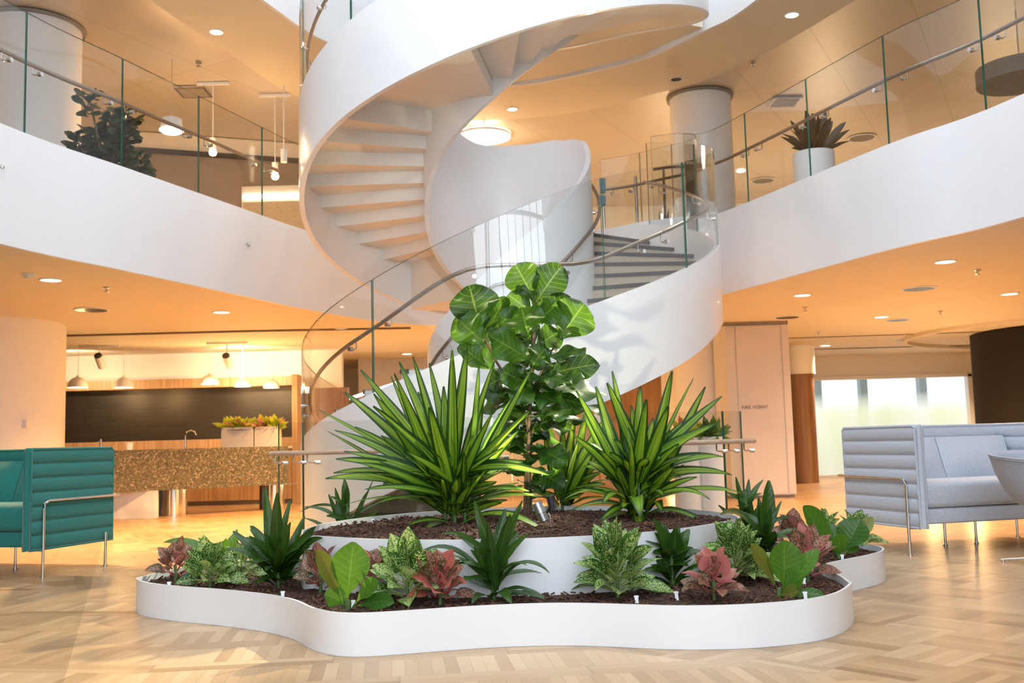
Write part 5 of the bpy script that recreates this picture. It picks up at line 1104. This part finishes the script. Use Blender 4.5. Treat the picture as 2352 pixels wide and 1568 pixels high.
for k in range(4):
    a = radians(25 + 90 * k); MB().tube([(0, 0, .055), (cos(a) * .1, sin(a) * .1, .05), (cos(a) * .37, sin(a) * .37, .022)], [.014, .013, .009], 8).lathe([(0, 0), (.012, 0), (.012, .014), (0, .014)], (cos(a) * .355, sin(a) * .355, .001), 10).build('leg', CHROME, t, smooth=True)

# ------------------------------------------------------------------ potted plants
def pot(mb, r, h_, seg=40): return mb.lathe([(0, .001), (r, .001), (r, h_), (r - .02, h_), (r - .02, h_ - .05), (0, h_ - .05)], n=seg)
def potted(label, x, y, z, r, h_, leafmat, n, L, w, seed, kind='ovate', tall=1.2, square=False, low=.3, two=None, group=None):
    t = thing('potted_plant', label, 'potted plant', (x, y, z), group=group)
    if square: MB().box((-r, -.16, .001), (r, .16, h_ - .04)).box((-r, -.16, h_ - .04), (-r + .012, .16, h_)).box((r - .012, -.16, h_ - .04), (r, .16, h_)).box((-r, -.16, h_ - .04), (r, -.148, h_)).box((-r, .148, h_ - .04), (r, .16, h_)).build('pot', SHELF, t)
    else: pot(MB(), r, h_).build('pot', WHITE, t, smooth=True)
    rnd = random.Random(seed); fo = Foliage()
    for k in range(n):
        q = k / n; a = k * 2.4; el = low + (1.45 - low) * q; l = L * rnd.uniform(.7, 1.05); off = V((rnd.uniform(-1, 1) * r * .8 if square else rnd.uniform(-.3, .3) * r, rnd.uniform(-.3, .3) * .2, h_ - .05))
        d = V((cos(a) * cos(el), sin(a) * cos(el), sin(el) * tall)); fo.leaf(off, off + d * l, w * rnd.uniform(.8, 1.1), .1, (rnd.uniform(-.4, .4), -.6, .6), kind, rnd=rnd, n=7, wave=.05, mi=1 if two and rnd.random() < .13 else 0)
    fo.build('foliage', [leafmat] + ([two] if two else []), t, smooth=True); MB().lathe([(0, h_ - .055), (r - .03, h_ - .045), (0, h_ - .03)], n=24).build('pot_soil', SOIL, t); return t
for px, w_, l, sd in ((551, .27, 'left one of the pair on the kitchen counter', 81), (616, .19, 'right one of the pair on the kitchen counter', 82)):
    p = P(px, 1022, 17.35); potted('white trough of lime green leafy plants, ' + l, p.x, p.y, 1.0305, w_, .34, L_YEL, 90, .32, .10, sd, square=True, tall=.85, two=L_PNK, low=.1)
p = P(1871, 400, 12.4); potted('bronze leaved plant in a round white pot behind the right gallery balustrade', p.x, p.y, F2, .25, 4.46 - F2, L_BRZ, 34, .48, .10, 83, tall=1.25, kind='paddle', low=.35)
# rubber plant on the left gallery
p = P(245, 330, 11.9)
t = thing('rubber_plant', 'bushy dark rubber plant in a pot behind the left gallery balustrade', 'potted plant', (p.x, p.y, F2))
pot(MB(), .24, .34).build('pot', WHITE, t, smooth=True); rnd = random.Random(91); fo = Foliage(); st = MB(); zb = .3
tops = [(205, 225), (185, 290), (240, 260), (270, 250), (300, 280), (215, 310), (250, 300), (290, 320), (180, 335), (230, 345), (275, 355), (310, 350), (300, 385), (200, 360), (250, 380), (225, 285), (190, 375), (320, 375), (265, 330), (215, 385), (285, 290), (240, 400), (280, 400), (175, 310)]
for tx, ty in tops:
    q = P(tx + 8, ty, 11.9) - V((p.x, p.y, F2)); q.y += rnd.uniform(-.15, .15); st.tube(catmull([(0, 0, zb), (q.x * .4, q.y * .4, zb + (q.z - zb) * .55), (q.x, q.y, q.z)], 3), .012, 6)
    for k in range(15):
        a = k * 2.4 + rnd.random(); B = V(q) + V((0, 0, -.04 * (k // 2))); l = rnd.uniform(.13, .2); T_ = B + V((cos(a) * l, sin(a) * l, l * rnd.uniform(-.1, .6))); fo.leaf(B, T_, .12, .1, (rnd.uniform(-.5, .5), -.7, .6), 'fiddle', rnd=rnd, n=8, petiole=.15, fold=.1)
fo.build('foliage', L_RUB, t, smooth=True); st.build('stem', STEM, t, smooth=True)
# plants behind the glass guard at right, on a white stand
for px, py, l, m, sd in ((1575, 1000, 'left', L_YEL, 95), (1632, 990, 'right', L_BIG, 96)):
    p = P(px, py, 12.5); t = potted('leafy plant on a tall pedestal behind the stair guard at right, ' + l + ' of two', p.x, p.y, .001, .16, 1.0, m, 46, .32, .09, sd, tall=1.0, two=L_PNK if l == 'left' else L_FIG, low=.0)
p = P(1523, 520, 15.6); potted('small dark plant on the upper landing behind the steel posts', p.x, p.y, F2, .16, .35, L_RUB, 22, .42, .06, 97, tall=1.5, low=.4)

# ------------------------------------------------------------------ upper gallery interior
MAUVE = mat('taupe_gallery_wall', (.27, .215, .175), .8, noise=(2, .05))
gw = [(-14.9, 14.6), (-6.4, 17.6), (-3.0, 18.85)]
struct(MB().wall(gw, F2, 6.28, .12).build('wall_gallery', MAUVE))
struct(MB().wall(gw, 6.281, CE2 - .001, .11).build('wall_gallery_top', PLASTER))
a0_, a1_ = P(330, 345, 17.55), P(684, 365, 17.55)
MB().wall([(x + .03, y - .10) for x, y in gw], 6.22, 6.30, .06).build('trim_5', DARK); struct(bpy.data.objects['trim_5'])
q0, q1 = P(555, 430, 18.0), P(690, 530, 18.0)
t = thing('shelf_niche', 'lit cream niche with woven panel on the left gallery wall', 'niche', (q0.x, 18.0, F2), world=True)
WOV = bpy.data.materials.new('woven_cane'); WOV.use_nodes = True; tt = WOV.node_tree; bb = tt.nodes['Principled BSDF']; br_ = tt.nodes.new('ShaderNodeTexBrick'); br_.inputs['Scale'].default_value = 9; br_.inputs['Color1'].default_value = (.72, .60, .42, 1); br_.inputs['Color2'].default_value = (.62, .50, .33, 1); br_.inputs['Mortar'].default_value = (.30, .22, .13, 1); br_.inputs['Mortar Size'].default_value = .03
tcn = tt.nodes.new('ShaderNodeTexCoord'); mp = tt.nodes.new('ShaderNodeMapping'); mp.inputs['Rotation'].default_value = (radians(90), 0, 0); tt.links.new(tcn.outputs['Object'], mp.inputs[0]); tt.links.new(mp.outputs[0], br_.inputs[0]); tt.links.new(br_.outputs[0], bb.inputs[0])
MB().box((q0.x, 18.0, F2 + .001), (-3.3, 18.08, 5.69)).build('niche_frame', SHELF, t); MB().box((q0.x + .03, 17.985, F2 + .02), (-3.33, 17.999, 5.40)).build('woven_panel', WOV, t)
MB().box((q0.x + .03, 17.96, 5.46), (-3.33, 17.998, 5.54)).build('led_strip', LEDW, t)
p = P(394, 302, 14.2); t = thing('drum_pendant', 'white drum pendant lamp with glowing underside on the left gallery', 'pendant lamp', p); MB().lathe([(.10, .20), (.14, .18), (.155, .02), (.15, .02), (.13, .17)], n=32).build('shade', WHITE, t, smooth=True); MB().lathe([(0, -.03), (.12, -.02), (.165, .01), (.165, .025), (0, .03)], n=32).build('diffuser', LAMPD, t, smooth=True); MB().tube([(0, 0, .19), (0, 0, CE2 - p.z - .001)], .006, 6).build('cord', STEEL, t)
lamp('POINT', 'drum_pendant_lamp', p - V((0, 0, .12)), 45, WARM, .1)
for px, py, Y, l in ((489, 350, 15.2, 'left of two, brightest bulb on the gallery'), (632, 405, 15.8, 'right of two, beside the stair')):
    p = P(px, py, Y); t = thing('globe_lamp', 'small glowing track lamp on the left gallery, ' + l, 'track lamp', p, group='gallery track lamps'); MB().lathe([(0, -.06), (.045, -.04), (.06, 0), (.045, .04), (0, .06)], n=20).build('bulb', LAMPD, t, smooth=True); MB().tube([(0, 0, .05), (0, 0, .22)], .05, 16).build('socket', WHITE, t, smooth=True); MB().tube([(0, 0, .2), (0, 0, CE2 - p.z - .001)], .008, 6).box((-.25, -.02, CE2 - p.z - .04), (.25, .02, CE2 - p.z - .001)).build('rod', WHITE, t)
    lamp('POINT', 'globe_lamp_light', p - V((0, .1, .12)), 22, WARM, .06)
p = P(652, 358, 15.4); t = thing('track_spotlight', 'white cylinder spotlight beside the stair on the left gallery ceiling', 'spotlight', p); MB().tube([(0, 0, -.10), (0, 0, .10)], .05, 20).build('spot_body', WHITE, t, smooth=True); MB().tube([(0, 0, .1), (0, 0, CE2 - p.z - .001)], .01, 6).build('rod', WHITE, t)

# ------------------------------------------------------------------ warm lighting of the rooms
def added_uplight(x, y, z, e, label, col=WARM, dz=.42):  # added fittings, kept out of view, to give the ceilings a warm glow
    t = thing('added_uplight', label, 'added floor lamp', (x, y, z)); MB().lathe([(0, .001), (.09, .001), (.09, .02), (.03, .03), (.03, .2), (.10, .32), (.12, .34), (.11, .34), (.09, .33), (0, .22)], n=24).build('lamp_body', WHITE, t, smooth=True)
    lamp('POINT', 'added_uplight_lamp', (x, y, z + dz), e, col, .09)
EXTRA_LIGHTS = True
# kitchen wall washers (the track spotlights) and counter lamps
for x in (-7.9, -4.9):
    s_ = lamp('SPOT', 'kitchen_wash_lamp', (x, 18.0, 2.55), 70 if x < -6 else 150, WARM2, .05, spot_size=radians(120), spot_blend=.6); s_.rotation_euler = (V((x, 19.4, 2.6)) - V((x, 18.0, 2.55))).to_track_quat('-Z', 'Y').to_euler()
for (px, py) in ((117, 642), (509, 716), (785, 755), (935, 812), (1843, 677), (2171, 600), (2025, 727), (2319, 674), (1896, 793), (2212, 795)):
    p = Z(px, py, SOF1); lamp('SPOT', 'downlight_lamp', (p.x, p.y, SOF1 - .03), 1100 if px < 1000 else 580, WARM if px < 1000 else (1, .64, .33), .08, spot_size=radians(130), spot_blend=.8)
for (px, py) in ((179, 889), (284, 889), (482, 881), (557, 887), (623, 890)):
    p = P(px, py, KY); lamp('POINT', 'pendant_bulb_lamp', (p.x, p.y, p.z - .06), 26, WARM, .06)
for x, y, e, l in ((-2.2, 18.2, 90, 'behind the stair at left'), (0.3, 17.5, 80, 'behind the foot of the stair'), (2.9, 18.9, 35, 'beside the half hidden round column'), (8.0, 18.0, 130, 'beside the black drum wall'), (6.6, 16.4, 60, 'behind the pale grey sofa')):
    added_uplight(x, y, .001, e, 'small added floor uplight, out of view on the ground floor ' + l, WARM)
for x, y, e, l in ((-8, 14.6, 70, 'behind the left column'), (-5.0, 15.8, 35, 'under the globe lamps'), (-9.5, 11, 70, 'at the far left'), (-1.5, 18.5, 70, 'behind the upper stair flight, left'), (1.2, 19, 90, 'behind the upper stair flight, right'), (3.6, 21.5, 110, 'behind the right column'), (6.6, 20.5, 130, 'far behind the bronze potted plant'), (9.6, 19, 120, 'deep on the right side')):
    added_uplight(x, y, F2, e, 'small added floor uplight, out of view on the upper gallery floor ' + l, WARM if x < 2.5 else WARM2)
# the gallery downlights by the void, one of them aimed at the fig
p = Z(1819, 34, CE2); s_ = lamp('SPOT', 'void_downlight_lamp', (p.x, p.y, CE2 - .05), 8500, (1.0, .93, .66), .05, spot_size=radians(15), spot_blend=.5)
s_.rotation_euler = (V((.10, FY + .05, 1.85)) - V((p.x, p.y, CE2))).to_track_quat('-Z', 'Y').to_euler()
for o in COL.objects:
    if 'world' in o: del o['world']
